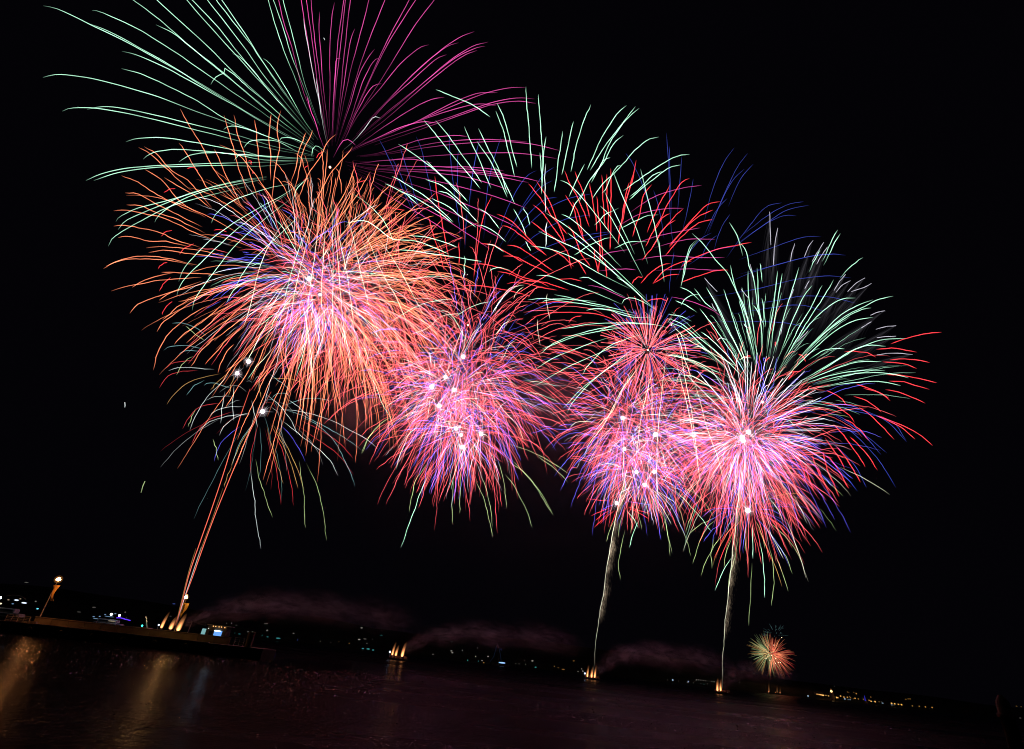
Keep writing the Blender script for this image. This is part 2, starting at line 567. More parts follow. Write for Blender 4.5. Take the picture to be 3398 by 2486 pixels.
tube(bm, [(0, 0, 2.0), (0, 0, 2.2)], [0.72, 0.72], 14)
o = obj('mooring_pile', bm, wood)
o.location = (pb.x, pb.y, DZ)
tag(o, 'stout dark round mooring pile standing at the right end of the pier', 'pile')
bm = bmesh.new()                                   # pale sack-like mooring block lit by the lamp
box(bm, (0, 0, 0.28), (1.6, 0.9, 0.55), bevel=0.12)
o = obj('concrete_block', bm, concrete)
o.location = (at(108, 2069, PY + 1.4).x, PY + 1.4, DZ)
tag(o, 'lit concrete block on the kerb at the foot of the left lamp', 'block')

# ------------------------------------------------------------------ street lamps and their banners
def street_lamp(label, base, top, head, Y, glow, w, hgt, power):
    B = at(base[0], base[1], Y); B.z = DZ
    T = at(top[0], top[1], Y) - B
    Hd = at(head[0], head[1], Y - 3.6) - B
    t = empty('street_lamp', B, label, 'street lamp', 'street lamps on the pier')
    bm = bmesh.new()
    tube(bm, [(0, 0, 0), (0, 0, 0.8), (0, 0, 0.82), (0, 0, T.z)], [0.17, 0.15, 0.11, 0.08], 10)
    obj('pole', bm, grey_metal, t)
    bm = bmesh.new()
    tube(bm, [(0, 0, T.z), (Hd.x * 0.3, Hd.y * 0.3, Hd.z + 0.35), (Hd.x * 0.75, Hd.y * 0.75, Hd.z + 0.55), (Hd.x, Hd.y, Hd.z + 0.45)], 0.055, 8)
    obj('arm', bm, grey_metal, t)
    bm = bmesh.new()
    k = depth(B + Hd) / FPX
    rr = 0.36 * w * k
    ball(bm, (0, 0, 0.3), rr * 1.02, sub=2, sc=(1, 1, 0.35))
    o = obj('lamp_hood', bm, dark_metal, t, True); o.location = Hd + Vector((0, 0, 0.2))
    bm = bmesh.new()
    ball(bm, (0, 0, 0), rr, sub=3, sc=(1, 1, hgt / w))
    o = obj('lamp_globe', bm, lamp_mat('sodium_glow', glow, power), t, True); o.location = Hd
    bm = bmesh.new()                                    # faint glowing shells imitating the lamp's orange halo
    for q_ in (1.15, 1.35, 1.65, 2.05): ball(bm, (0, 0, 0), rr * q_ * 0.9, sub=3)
    fm = spark_mat('lamp_halo', (1.0, 0.36, 0.08))
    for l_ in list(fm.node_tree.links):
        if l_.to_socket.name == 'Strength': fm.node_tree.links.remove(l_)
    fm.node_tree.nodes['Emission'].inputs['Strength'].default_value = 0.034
    obj('lamp_halo', bm, fm, o, True)
    return t
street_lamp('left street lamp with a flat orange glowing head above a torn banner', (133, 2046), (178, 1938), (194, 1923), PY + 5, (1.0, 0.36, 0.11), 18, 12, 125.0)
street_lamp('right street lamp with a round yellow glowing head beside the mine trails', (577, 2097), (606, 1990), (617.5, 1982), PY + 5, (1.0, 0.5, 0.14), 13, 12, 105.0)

banner_cloth = principled('yellow_banner_cloth', (0.72, 0.42, 0.10), 0.8, var=0.12, scale=1.2)
emblem_cloth = principled('dark_banner_print', (0.06, 0.04, 0.02), 0.8, var=0.1)
def banner(label, left, rightp, Y, emblem=None):
    P0 = at(left[0][0], left[0][1], Y)
    n = len(left)
    bm = bmesh.new()
    rows = []
    for i, (a, b) in enumerate(zip(left, rightp)):
        A, Bq = at(a[0], a[1], Y) - P0, at(b[0], b[1], Y - 0.5) - P0
        row = []
        for k in range(6):
            u = k / 5
            p = A.lerp(Bq, u) + Vector((0, 0.16 * math.sin(u * 6 + i * 0.9), 0))
            row.append(p)
        rows.append(row)
    fr = [[bm.verts.new(p) for p in r] for r in rows]
    bk = [[bm.verts.new(p + Vector((0, 0.03, 0))) for p in r] for r in rows]
    for i in range(n - 1):
        for k in range(5):
            bm.faces.new((fr[i][k], fr[i + 1][k], fr[i + 1][k + 1], fr[i][k + 1])).smooth = True
            bm.faces.new((bk[i][k], bk[i][k + 1], bk[i + 1][k + 1], bk[i + 1][k])).smooth = True
    for i in range(n - 1):
        bm.faces.new((fr[i][0], bk[i][0], bk[i + 1][0], fr[i + 1][0]))
        bm.faces.new((fr[i][5], fr[i + 1][5], bk[i + 1][5], bk[i][5]))
    for k in range(5):
        bm.faces.new((fr[0][k], fr[0][k + 1], bk[0][k + 1], bk[0][k]))
        bm.faces.new((fr[-1][k], bk[-1][k], bk[-1][k + 1], fr[-1][k + 1]))
    o = obj('banner', bm, banner_cloth)
    o.location = P0
    tag(o, label, 'banner', 'banners hanging from the street lamps')
    if emblem:
        bm = bmesh.new()
        for ex, ey, ew, eh in emblem:
            c = at(ex, ey, Y - 0.55) - P0
            k = depth(P0) / FPX
            ball(bm, c, 1.0, sub=2, sc=(ew * k, 0.03, eh * k))
        obj('emblem', bm, emblem_cloth, o, True)
banner('small yellow banner lit under the left street lamp', [(177, 1941), (176, 1948), (174, 1958), (172, 1968), (170, 1980), (168, 1994)],
       [(201, 1943), (193, 1951), (186, 1958), (180, 1967), (176, 1980), (178, 1996)], PY + 4.7)
banner('long yellow banner with a dark figure under the right street lamp', [(608, 2000), (605, 2009), (602, 2019), (599, 2028), (597, 2038), (594, 2052)],
       [(628, 2002), (624, 2012), (618, 2022), (612, 2029), (606, 2038), (601, 2050)], PY + 4.7,
       emblem=[(611, 2010, 2.5, 4.0), (609, 2018, 3.0, 5.0), (605, 2027, 2.5, 3.0)])

# ------------------------------------------------------------------ boats behind the pier
def hull(bm, L, Wd, z0, z1, sheer=0.5, n=14):
    rows = []
    for i in range(n + 1):
        t = i / n
        x = -L / 2 + L * t
        wv = Wd / 2 * (1 - max(0, (t - 0.55) / 0.45) ** 2.2) * (0.9 + 0.1 * min(1, t * 6))
        zt = z1 + sheer * max(0, t - 0.4) ** 2 * 2.5
        rows.append([Vector((x, -wv, zt)), Vector((x, -wv * 0.82, z0)), Vector((x, wv * 0.82, z0)), Vector((x, wv, zt))])
    R_ = [[bm.verts.new(p) for p in r] for r in rows]
    for a, b in zip(R_, R_[1:]):
        for k in range(3): bm.faces.new((a[k], a[k + 1], b[k + 1], b[k])).smooth = False
        bm.faces.new((a[3], a[0], b[0], b[3]))
    bm.faces.new(R_[0]); bm.faces.new(R_[-1][::-1])

lamp_blue = lamp_mat('cool_cabin_light', (0.16, 0.42, 1.0), 1.0)
lamp_cyan = lamp_mat('cyan_door_light', (0.35, 0.75, 0.75), 0.55)
strip_white = lamp_mat('white_strip_light', (0.55, 0.8, 1.0), 7.0)
lamp_green = lamp_mat('green_side_light', (0.05, 0.9, 0.7), 5.0)
lamp_amber = lamp_mat('amber_bulb', (1.0, 0.5, 0.16), 2.5)
lamp_white = lamp_mat('white_bulb', (0.75, 0.9, 1.0), 7.0)
lamp_violet = lamp_mat('violet_strip', (0.10, 0.03, 0.85), 1.6)
dim_glass = principled('dark_glass', (0.02, 0.03, 0.05), 0.1, var=0.1)

WY = PY + 17.0                                      # work boat lying on the far side of the pier
wk = depth(at(730, 2100, WY)) / FPX
Wb = at(722, 2119, WY)
wb = empty('work_boat', (Wb.x, WY, 0.0), 'work boat with a blue lit wheelhouse moored behind the pier', 'boat')
bm = bmesh.new(); hull(bm, 15, 4.6, -0.6, 2.2, 0.5); obj('hull', bm, hull_dark, wb)
def wl(px, py, dy=0.0):
    return at(px, py, WY + dy) - wb.location
zc0, zc1 = 1.9, wl(735, 2079).z
xa, xb = wl(694, 2095).x, wl(757, 2100).x
bm = bmesh.new(); box(bm, ((xa + xb) / 2, 0, (zc0 + zc1) / 2), (xb - xa, 2.6, zc1 - zc0), bevel=0.08)
wh = obj('wheelhouse', bm, principled('cabin_paint', (0.16, 0.13, 0.10), 0.5), wb)
bm = bmesh.new(); box(bm, ((xa + xb) / 2 + 0.1, 0, zc1 + 0.08), (xb - xa + 0.7, 3.2, 0.16), bevel=0.04)
obj('roof', bm, white_paint, wh)
dx0 = (wl(684, 2099).x)
bm = bmesh.new(); box(bm, (dx0, -1.35, wl(684, 2099, -1.3).z), (13 * wk, 0.06, 21 * wk), bevel=0.02)
obj('door', bm, lamp_cyan, wh)
wx0, wx1 = wl(703, 2101).x, wl(745, 2103).x
wz = wl(724, 2102, -1.3).z
bm = bmesh.new(); box(bm, ((wx0 + wx1) / 2 + 0.5, -1.34, wz), ((wx1 - wx0) * 0.62, 0.05, 15 * wk), bevel=0.02)
obj('window', bm, lamp_blue, wh)
bm = bmesh.new(); box(bm, (wx0 + (wx1 - wx0) * 0.1, -1.335, wz - 0.1), ((wx1 - wx0) * 0.3, 0.05, 13 * wk), bevel=0.02)
obj('window', bm, dim_glass, wh)
bm = bmesh.new(); box(bm, ((wx0 + wx1) / 2 + 0.35, -1.42, wz + 6.5 * wk), ((wx1 - wx0) * 0.5, 0.08, 0.16), bevel=0.02)
obj('strip_light', bm, strip_white, wh)
for px, py in ((708, 2078), (716, 2079), (727, 2080.5), (735, 2081), (746, 2083)):
    bm = bmesh.new(); ball(bm, (0, 0, 0), 1.5 * wk, sub=1); o = obj('roof_lamp', bm, lamp_amber, wh, True); o.location = wl(px, py, -1.4)
bm = bmesh.new(); tube(bm, [(xa - 4.8, 0.1, 1.9), (xa - 4.6, 0.1, wl(646, 2063).z)], 0.07, 7)
tube(bm, [(xa - 4.6, 0.1, wl(646, 2063).z), (wl(624, 2067).x, 0.1, wl(624, 2067).z)], 0.05, 6)
ms = obj('mast', bm, white_paint, wb)
bm = bmesh.new(); tube(bm, [(xa - 4.6, 0.1, wl(646, 2063).z), wl(668, 2072), wl(688, 2079)], 0.03, 5); obj('rigging_line', bm, grey_metal, ms)
bm = bmesh.new(); ball(bm, (0, 0, 0), 1.6 * wk, sub=1); o = obj('mast_lamp', bm, lamp_mat('pale_bulb', (0.8, 0.8, 0.7), 1.0), ms, True); o.location = wl(692, 2085.5, -1.5)

CYB = PY + 15.0                                     # small cabin boat
ck = depth(at(480, 2095, CYB)) / FPX
Cb = at(480, 2095, CYB)
cb = empty('cabin_boat', (Cb.x, CYB, 0), 'small white cabin boat with a stub mast behind the low wall', 'boat')
cl = lambda px, py, dy=0.0: at(px, py, CYB + dy) - cb.location
bm = bmesh.new(); hull(bm, 9, 3.0, -0.5, 1.8, 0.4); obj('hull', bm, white_paint, cb)
bm = bmesh.new()
prof = [cl(438, 2104), cl(442, 2084), cl(452, 2080.5), cl(495, 2084), cl(512, 2092), cl(517, 2104)]
for s in (-1.1, 1.1): pass
A_ = [bm.verts.new((p.x, -1.1, p.z)) for p in prof]; B_ = [bm.verts.new((p.x, 1.1, p.z)) for p in prof]
bm.faces.new(A_); bm.faces.new(B_[::-1])
for k in range(len(prof)): bm.faces.new((A_[k], B_[k], B_[(k + 1) % 6], A_[(k + 1) % 6]))
cbn = obj('cabin', bm, white_paint, cb)
for x0, x1 in ((444, 450), (456, 466), (472, 490)):
    c0, c1 = cl(x0, 2092, -1.2), cl(x1, 2094, -1.2)
    bm = bmesh.new(); box(bm, ((c0.x + c1.x) / 2, -1.12, (c0.z + c1.z) / 2), (abs(c1.x - c0.x), 0.05, 9 * ck), bevel=0.02)
    obj('window', bm, dim_glass, cbn)
bm = bmesh.new(); tube(bm, [cl(489, 2084), cl(486, 2066), cl(485, 2046)], [0.16, 0.1, 0.06], 7); mst = obj('mast', bm, white_paint, cb)
for px, py, s in ((484, 2048, 1.5), (487, 2052, 1.2), (486, 2060, 1.5), (488, 2063, 1.2)):
    bm = bmesh.new(); ball(bm, (0, 0, 0), s * ck, sub=1); o = obj('mast_lamp', bm, lamp_mat('warm_bulb', (1.0, 0.7, 0.4), 1.2), mst, True); o.location = cl(px, py, -0.3)
bm = bmesh.new(); ball(bm, (0, 0, 0), 2.6 * ck, sub=2); o = obj('side_lamp', bm, lamp_green, cb, True); o.location = cl(472, 2076.5, -0.2)
bm = bmesh.new(); tube(bm, [cl(472, 2076.5), cl(473, 2086)], 0.04, 6); obj('lamp_post', bm, grey_metal, cb)

# ------------------------------------------------------------------ firework barges
flame_mat = spark_mat('flame_glow', (1.0, 0.36, 0.12))
flame_mat.cycles.emission_sampling = 'AUTO'
def flame(parent, base, h, w, power):
    """soft licking flame: three nested tongues, hot at the root"""
    me = bpy.data.meshes.new('flame')
    V, Fc, Bn = [], [], []
    lean = 0.16
    for shell_, (ws, hs, ps) in enumerate(((1.0, 1.0, 0.10), (0.72, 0.72, 0.28), (0.45, 0.5, 0.55))):
        n, m_ = 12, 12
        b0 = len(V)
        for i in range(n):
            t = i / (n - 1)
            r = w * ws * (0.55 + 0.6 * t) * (1 - t) ** 0.75 * 1.15 if t < 1 else 0.0
            if t == 0: r = w * ws * 0.42
            for k in range(m_):
                a = 2 * math.pi * k / m_
                V.append((r * math.cos(a) + lean * h * hs * t * t, r * math.sin(a), h * hs * t))
                Bn.append(power * ps * max(0.0, (1 - t)) ** 1.3)
        for i in range(n - 1):
            for k in range(m_):
                Fc.append((b0 + i * m_ + k, b0 + i * m_ + (k + 1) % m_, b0 + (i + 1) * m_ + (k + 1) % m_, b0 + (i + 1) * m_ + k))
    me.from_pydata(V, [], Fc)
    me.attributes.new('burn', 'FLOAT', 'POINT').data.foreach_set('value', Bn)
    me.materials.append(flame_mat)
    for p in me.polygons: p.use_smooth = True
    o = bpy.data.objects.new('flame', me)
    COL.objects.link(o)
    o.parent = parent
    o.location = base
    return o

def barge(label, x0, x1, yw, Y, flames, lamp=None, draft=8):
    """flat pontoon carrying racks of mortars and burning fire pots"""
    A, Bq = at(x0, yw - (x1 - x0) * 0.053, Y), at(x1, yw + (x1 - x0) * 0.053, Y)
    k = depth(A) / FPX
    L = (Bq - A).length
    c = Vector(((A.x + Bq.x) / 2, Y, 0))
    t = empty('barge', c, label, 'barge', 'firework barges on the dark water')
    hz = 5.5 * k
    bm = bmesh.new()
    box(bm, (0, 0, hz / 2 - 0.2), (L, 6.0, hz + 0.4), bevel=0.15)
    obj('pontoon', bm, hull_dark, t)
    for s in (-1, 1):
        bm = bmesh.new()
        for i in range(4): tube(bm, [(L * (i / 3 - 0.5) * 0.96, s * 2.8, hz), (L * (i / 3 - 0.5) * 0.96, s * 2.8, hz + 0.9)], 0.05, 6)
        tube(bm, [(-L * 0.48, s * 2.8, hz + 0.9), (L * 0.48, s * 2.8, hz + 0.9)], 0.04, 6)
        obj('guard_rail', bm, grey_metal, t)
    rr = random.Random(int(x0))
    for g in range(4):
        bm = bmesh.new()
        gx = L * (-0.38 + 0.25 * g)
        box(bm, (gx, 0.4, hz + 0.25), (L * 0.16, 3.0, 0.5), bevel=0.03)
        for i in range(4):
            for j in range(5):
                tube(bm, [(gx + L * 0.04 * (i - 1.5), -0.8 + 0.6 * j, hz + 0.5), (gx + L * 0.04 * (i - 1.5), -0.8 + 0.6 * j, hz + 0.5 + rr.uniform(0.5, 0.9))], 0.14, 7)
        obj('mortar_rack', bm, wood, t)
    for fx, fy, h, w, pw_ in flames:
        p = at(fx, fy, Y - 2.0) - c
        bm = bmesh.new()
        tube(bm, [(0, 0, min(hz, p.z) - 0.02), (0, 0, max(hz + 0.25, p.z - 0.02))], [0.35, 0.5], 10)
        o = obj('fire_pot', bm, dark_metal, t); o.location = (p.x, p.y, 0)
        flame(t, (p.x, p.y, max(hz + 0.25, p.z)), h * k, 0.68 * w * k, pw_)
    if lamp:
        p = at(lamp[0], lamp[1], Y - 1.5) - c
        bm = bmesh.new(); tube(bm, [(p.x, p.y, hz), (p.x, p.y, p.z)], 0.06, 6); lp = obj('lamp_post', bm, grey_metal, t)
        bm = bmesh.new(); ball(bm, (0, 0, 0), 0.5 * lamp[2] * k, sub=2); o = obj('work_lamp', bm, lamp_mat('work_lamp_glow', (0.55, 0.75, 1.0), 3.0, False), lp, True); o.location = p
    return t
barge('barge with three flames behind the pier at the foot of the orange mine trails', 522, 610, 2097, 244,
      [(535, 2084, 52, 11, 2.2), (565, 2088, 42, 15, 2.4), (590, 2093, 55, 17, 2.6)], (527, 2074, 5))
barge('barge with three flames, second from the left, under the tall rose burst', 1294, 1352, 2185, 300,
      [(1301.4, 2174, 42, 9, 2.0), (1313, 2176, 34, 10, 2.2), (1334, 2179, 46, 12, 2.8)], (1294, 2163.5, 6))
barge('barge with three flames at the foot of the twisted rocket column', 1940, 1989, 2254, 350,
      [(1949, 2246, 36, 8, 2.2), (1963, 2248, 34, 9, 2.6), (1973.6, 2248.5, 38, 8, 2.6)], (1941, 2235, 5))
barge('barge with two flames, rightmost, at the foot of the straight rocket column', 2376, 2424, 2299, 330,
      [(2381, 2293, 40, 9, 2.6), (2391.5, 2293, 36, 8, 2.6)])

# ------------------------------------------------------------------ yachts at the left and a sailing boat
def yacht(label, x0, x1, yb, Y, lights, tiers, strip=None, arch=None):
    A, Bq = at(x0, yb - (x1 - x0) * 0.053, Y), at(x1, yb + (x1 - x0) * 0.053, Y)
    c = Vector(((A.x + Bq.x) / 2, Y, 0))
    L = (Bq - A).length
    k = depth(c) / FPX
    t = empty('motor_yacht', c, label, 'yacht', 'motor yachts moored beyond the pier')
    bm = bmesh.new(); hull(bm, L, L * 0.22, -0.5, L * 0.085, L * 0.05); obj('hull', bm, hull_dark, t)
    z = L * 0.085
    for i in range(tiers):
        w_ = L * (0.62 - 0.18 * i)
        hh = L * 0.07
        bm = bmesh.new(); box(bm, (-L * (0.08 + 0.03 * i), 0, z + hh / 2), (w_, L * (0.16 - 0.03 * i), hh), bevel=hh * 0.18)
        dk = obj('deckhouse', bm, principled('yacht_shell', (0.4, 0.4, 0.42), 0.4), t)
        bm = bmesh.new(); box(bm, (-L * (0.08 + 0.03 * i), -L * (0.08 - 0.015 * i) - 0.04, z + hh * 0.55), (w_ * 0.85, 0.06, hh * 0.4))
        obj('window_band', bm, dim_glass, dk)
        z += hh
    for px, py, w_, h_, mt in lights:
        p = at(px, py, Y - L * 0.12) - c
        bm = bmesh.new(); ball(bm, (0, 0, 0), 0.5 * k, sub=2, sc=(w_, min(w_, h_), h_))
        o = obj('deck_lamp', bm, mt, t, True); o.location = p
    if strip:
        P = [at(px, py, Y - L * 0.125) - c for px, py in strip]
        bm = bmesh.new(); tube(bm, P, 1.3 * k, 6); obj('light_strip', bm, lamp_violet, t)
    if arch:
        P = [at(px, py, Y - L * 0.1) - c for px, py in arch]
        bm = bmesh.new(); tube(bm, P, 0.9 * k, 6); obj('awning_frame', bm, wood, t)
pale = lamp_mat('pale_deck_light', (0.7, 0.85, 1.0), 1.3)
dimw = lamp_mat('dim_warm_light', (0.9, 0.7, 0.45), 0.35)
dimb = lamp_mat('dim_cold_light', (0.3, 0.55, 0.8), 0.4)
cyan = lamp_mat('cyan_light', (0.15, 0.75, 0.9), 1.2)
V8 = lambda x, y: (x / 5.017, 1850 + y / 5.017)
yacht('yacht with a violet light strip beyond the low wall', 300, 448, 2069, 260,
      [(*V8(1855, 947), 8, 7, lamp_white), (*V8(1990, 966), 7, 7, lamp_white), (*V8(1920, 936), 7, 3, dimb), (*V8(1752, 950), 6, 3, dimb), (*V8(1560, 985), 8, 3, dimb),
       (*V8(1660, 982), 7, 3, dimb), (*V8(1860, 1060), 26, 2.5, dimw), (*V8(1820, 985), 34, 2, dimb), (*V8(1590, 1018), 18, 2, dimb)],
      2, strip=[V8(1940, 1005), V8(2010, 1005), V8(2090, 1030), V8(2170, 1050)])
yacht('yacht with pale lit windows and an awning frame at the left edge', -60, 125, 2035, 210,
      [(*V8(5, 672), 7, 8, lamp_white), (*V8(8, 768), 9, 4.5, lamp_mat('warm_window', (1.0, 0.8, 0.5), 1.5)), (*V8(275, 711), 15, 4.5, pale), (*V8(402, 757), 18, 4.5, pale),
       (*V8(212, 772), 8, 3, dimb), (*V8(338, 690), 7, 2.5, dimw), (*V8(140, 706), 8, 2.5, dimw), (*V8(625, 854), 7, 4, cyan)],
      2, arch=[V8(100, 640), V8(200, 625), V8(320, 628), V8(380, 660), V8(430, 700)])
sk = at(1662, 2204, 700)
sb = empty('sailing_boat', (sk.x, 700, 0), 'far sailing boat with faint blue lit rigging behind the barges', 'boat')
sp = lambda px, py: at(px, py, 700) - sb.location
bm = bmesh.new(); hull(bm, 20, 4, -0.4, 1.5, 0.4); obj('hull', bm, hull_dark, sb)
bm = bmesh.new(); tube(bm, [(sp(1655, 2200).x, 0, 1.2), (sp(1651, 2135).x, 0, sp(1651, 2135).z)], 0.15, 6); obj('mast', bm, grey_metal, sb)
for q in ([(1651, 2136), (1638, 2180), (1626, 2196)], [(1652, 2136), (1660, 2170), (1664, 2199)]):
    bm = bmesh.new(); tube(bm, [sp(*p) for p in q], 0.35, 5); obj('rigging_light', bm, lamp_mat('blue_rope_light', (0.06, 0.14, 0.35), 0.04), sb)
bm = bmesh.new(); ball(bm, (0, 0, 0), 1.0, sub=2, sc=(4.2, 0.5, 0.75)); o = obj('deck_lamp', bm, lamp_mat('blue_deck_light', (0.3, 0.55, 1.0), 1.2, False), sb, True); o.location = sp(1666, 2199.5)

# ------------------------------------------------------------------ lamps along the far shore
lens = {'w': ((0.85, 0.82, 0.7), 'pale'), 'b': ((0.5, 0.75, 1.0), 'cold white'), 'c': ((0.12, 0.8, 0.75), 'turquoise'), 'a': ((1.0, 0.5, 0.12), 'amber'), 'u': ((0.15, 0.25, 1.0), 'blue')}
lens_mat = {}
def shore_lamp(px, py, kind, size, power, far_town=False):
    key = (kind, power)
    if key not in lens_mat: lens_mat[key] = lamp_mat(lens[kind][1].replace(' ', '_') + '_lantern', lens[kind][0], power * (0.65 if far_town else 0.32), False)
    P = None
    Yq = 1004.0
    g0 = ground(px, py, 2.0)
    if ray(px, py).z < 0 and g0.y < 1004:
        P, base = g0, -0.5
        if g0.y < 500: P, base = at(px, py, 500), -0.5
    else:
        while Yq < 1850:
            q_ = at(px, py, Yq)
            if q_.z < hill_z(q_.x, Yq) + 4.0: break
            Yq += 6
        P = at(px, py, Yq); base = min(P.z - 1.0, hill_z(P.x, Yq) - 0.3)
    k = depth(P) / FPX
    power_ = power
    bm = bmesh.new()
    sx = size if isinstance(size, tuple) else (size, size)
    ball(bm, (0, 0, 0), 0.5 * k, mi=0, sub=1, sc=(sx[0], min(sx), sx[1]))
    tube(bm, [(0, 0, base - P.z), (0, 0, -0.45 * k * sx[1])], 0.12, 5, mi=1)
    o = obj('shore_lamp', bm, [lens_mat[key], dark_metal])
    o.location = P
    place = 'in the far town' if far_town else ('beyond the pier on the left' if px < 900 else 'on the dark shore behind the barges')
    tag(o, '%s lamp, one of the %s points %s' % (lens[kind][1], lens[kind][1], place), 'lamp', '%s lamps %s' % (lens[kind][1], place))
def lamps(view, rows, far_town=False):
    ox, oy, s = view
    for x, y, kd, sz, pw_ in rows: shore_lamp(ox + x / s, oy + y / s, kd, sz, pw_, far_town)
lamps((0, 1850, 5.017), [(440, 416, 'w', (15, 2.6), 0.35), (595, 731, 'w', (7, 3.2), 0.5), (1565, 831, 'w', (14, 3), 0.28), (1315, 908, 'w', (15, 3), 0.16), (2085, 911, 'w', (5, 3), 0.45), (2105, 1005, 'w', 3.5, 0.25)])
lamps((400, 1900, 4.516), [(800, 469, 'u', (11, 3.2), 0.6), (750, 655, 'w', (9, 2.5), 0.12), (720, 725, 'w', 3, 0.15), (1310, 612, 'w', 3, 0.15), (1275, 750, 'w', 3.2, 0.3), (1590, 760, 'w', 3.4, 0.3), (1662, 760, 'w', 3.6, 0.4),
                           (1910, 886, 'w', 4, 0.4), (1975, 891, 'w', 3.6, 0.4), (2012, 901, 'w', 3.2, 0.3), (1780, 921, 'c', (10, 3), 0.3), (2196, 868, 'w', 5, 0.5), (2175, 768, 'w', (14, 2.4), 0.15), (2120, 941, 'c', 2.8, 0.25), (2200, 965, 'c', (8, 2.6), 0.2), (1735, 790, 'w', (9, 2), 0.1), (1712, 908, 'c', 2.8, 0.2)])
lamps((850, 1950, 2.258), [(75, 270, 'w', (14, 3), 0.3), (85, 320, 'w', (5, 3), 0.6), (45, 357, 'c', 3, 0.4), (85, 369, 'c', (8, 3), 0.4), (165, 380, 'c', (17, 3.8), 0.8), (280, 343, 'w', (7, 3), 0.35), (310, 392, 'u', (4, 8), 0.12), (480, 402, 'w', 3, 0.2),
                           (790, 302, 'w', (9, 3.4), 0.6), (772, 389, 'w', (9, 4), 0.9), (815, 385, 'w', (13, 2.6), 0.3), (697, 418, 'a', 3.2, 0.5), (830, 418, 'w', 3.4, 0.3), (800, 457, 'c', (9, 3.6), 0.8), (840, 460, 'c', (13, 3.6), 0.9), (876, 468, 'c', (9, 3.6), 0.7),
                           (937, 358, 'c', (13, 2.4), 0.16), (1325, 500, 'w', (9, 3), 0.25), (1463, 474, 'w', (8, 4), 0.6), (1470, 488, 'w', (8, 4), 0.6), (1545, 470, 'w', 3.6, 0.4), (1658, 452, 'w', 3.4, 0.3), (1466, 407, 'c', (12, 2.8), 0.14), (1585, 545, 'c', 4, 0.9),
                           (1645, 516, 'w', 3.8, 0.6), (1665, 551, 'c', 3.2, 0.5), (1693, 547, 'w', (7, 3), 0.5), (1705, 563, 'a', (6, 3.2), 0.7), (1738, 516, 'w', (6, 3.6), 0.8), (1835, 461, 'u', 3.4, 0.4), (1945, 570, 'w', 3, 0.25), (1970, 572, 'w', 3, 0.25), (2020, 575, 'w', 3, 0.3),
                           (2070, 549, 'w', (8, 4), 0.9), (2094, 597, 'c', (8, 3.4), 0.7), (2235, 590, 'w', 3.4, 0.35), (2010, 545, 'w', 2.6, 0.15), (620, 405, 'a', 2.6, 0.2), (560, 410, 'w', 2.6, 0.15), (870, 386, 'w', 2.6, 0.15)])
lamps((1800, 2050, 3.2257), [(335, 462, 'a', (8, 3), 0.4), (128, 520, 'a', 3.6, 0.5), (170, 536, 'a', (7, 2.4), 0.3), (222, 553, 'a', (12, 3), 0.5), (382, 575, 'w', (6, 3), 0.3), (420, 547, 'w', 3.6, 0.5), (433, 572, 'w', (4.5, 4), 0.9),
                             (1395, 667, 'b', 5.2, 2.0), (1340, 666, 'w', 2.8, 0.2), (1456, 678, 'w', 2.6, 0.15), (1562, 684, 'b', 4.6, 1.6), (1550, 691, 'w', 3, 0.5), (1615, 698, 'w', 2.6, 0.2), (1648, 664, 'w', 3.6, 0.6), (1672, 665, 'w', 3.4, 0.5), (1695, 668, 'w', 3.2, 0.4),
                             (1722, 671, 'w', 3.4, 0.5), (1748, 676, 'w', 3.2, 0.45), (1728, 712, 'c', 3.4, 0.3), (1766, 708, 'w', 3, 0.3), (1812, 682, 'w', 3.4, 0.5), (1838, 686, 'w', 3.4, 0.5), (2110, 693, 'w', 3, 0.3), (1695, 705, 'w', 2.6, 0.2)])
lamps((2700, 2220, 3.235), [(100, 284, 'a', 4, 1.6), (130, 283, 'a', (10, 2.4), 0.6), (160, 289, 'a', (5, 4), 0.8), (222, 186, 'w', 3, 0.12), (222, 293, 'a', 3, 0.4), (247, 307, 'a', 5, 1.6), (260, 309, 'a', 3.8, 1.2), (289, 291, 'a', 4.4, 1.0), (325, 302, 'a', (7, 3.4), 0.9),
                            (335, 322, 'b', (6, 4), 1.6), (362, 304, 'a', 4.2, 0.9), (385, 296, 'a', 3.2, 0.4), (396, 310, 'a', 4, 0.7), (391, 329, 'b', 3.4, 0.5), (370, 328, 'b', 3, 0.35), (445, 315, 'a', 4.4, 0.9), (425, 321, 'a', 3, 0.4), (480, 322, 'a', (5, 4), 0.5),
                            (430, 251, 'a', 3.4, 0.3), (458, 265, 'a', 4, 0.6), (362, 247, 'a', 3, 0.25), (378, 254, 'a', 3, 0.2), (533, 326, 'a', 4, 0.35), (595, 337, 'a', 4, 0.6), (617, 347, 'a', 4.4, 1.4), (613, 302, 'a', 4, 0.4), (660, 351, 'a', 5, 1.4), (635, 350, 'c', 3, 0.3),
                            (703, 352, 'a', 3.6, 0.4), (740, 367, 'b', (7, 3), 0.5), (730, 354, 'w', 3, 0.25), (837, 370, 'a', 5, 1.6), (838, 386, 'b', (7, 2.8), 0.35), (870, 374, 'a', 4.6, 1.4), (862, 389, 'w', 3, 0.3), (910, 380, 'a', 4.4, 1.1), (943, 384, 'a', 4.8, 1.4),
                            (988, 327, 'a', (5, 3.4), 0.5), (1015, 321, 'a', 3.8, 0.4), (1035, 322, 'a', 3.8, 0.5), (1060, 396, 'a', 4, 0.7), (1134, 401, 'a', 3.8, 0.45), (1200, 407, 'a', 4, 0.6), (1272, 414, 'a', 4, 0.6), (2178, 400, 'a', (6, 3), 0.3), (2228, 405, 'a', (5, 2.6), 0.15), (2218, 527, 'w', (7, 2.6), 0.25), (-60, 290, 'b', 4.2, 1.2)], True)

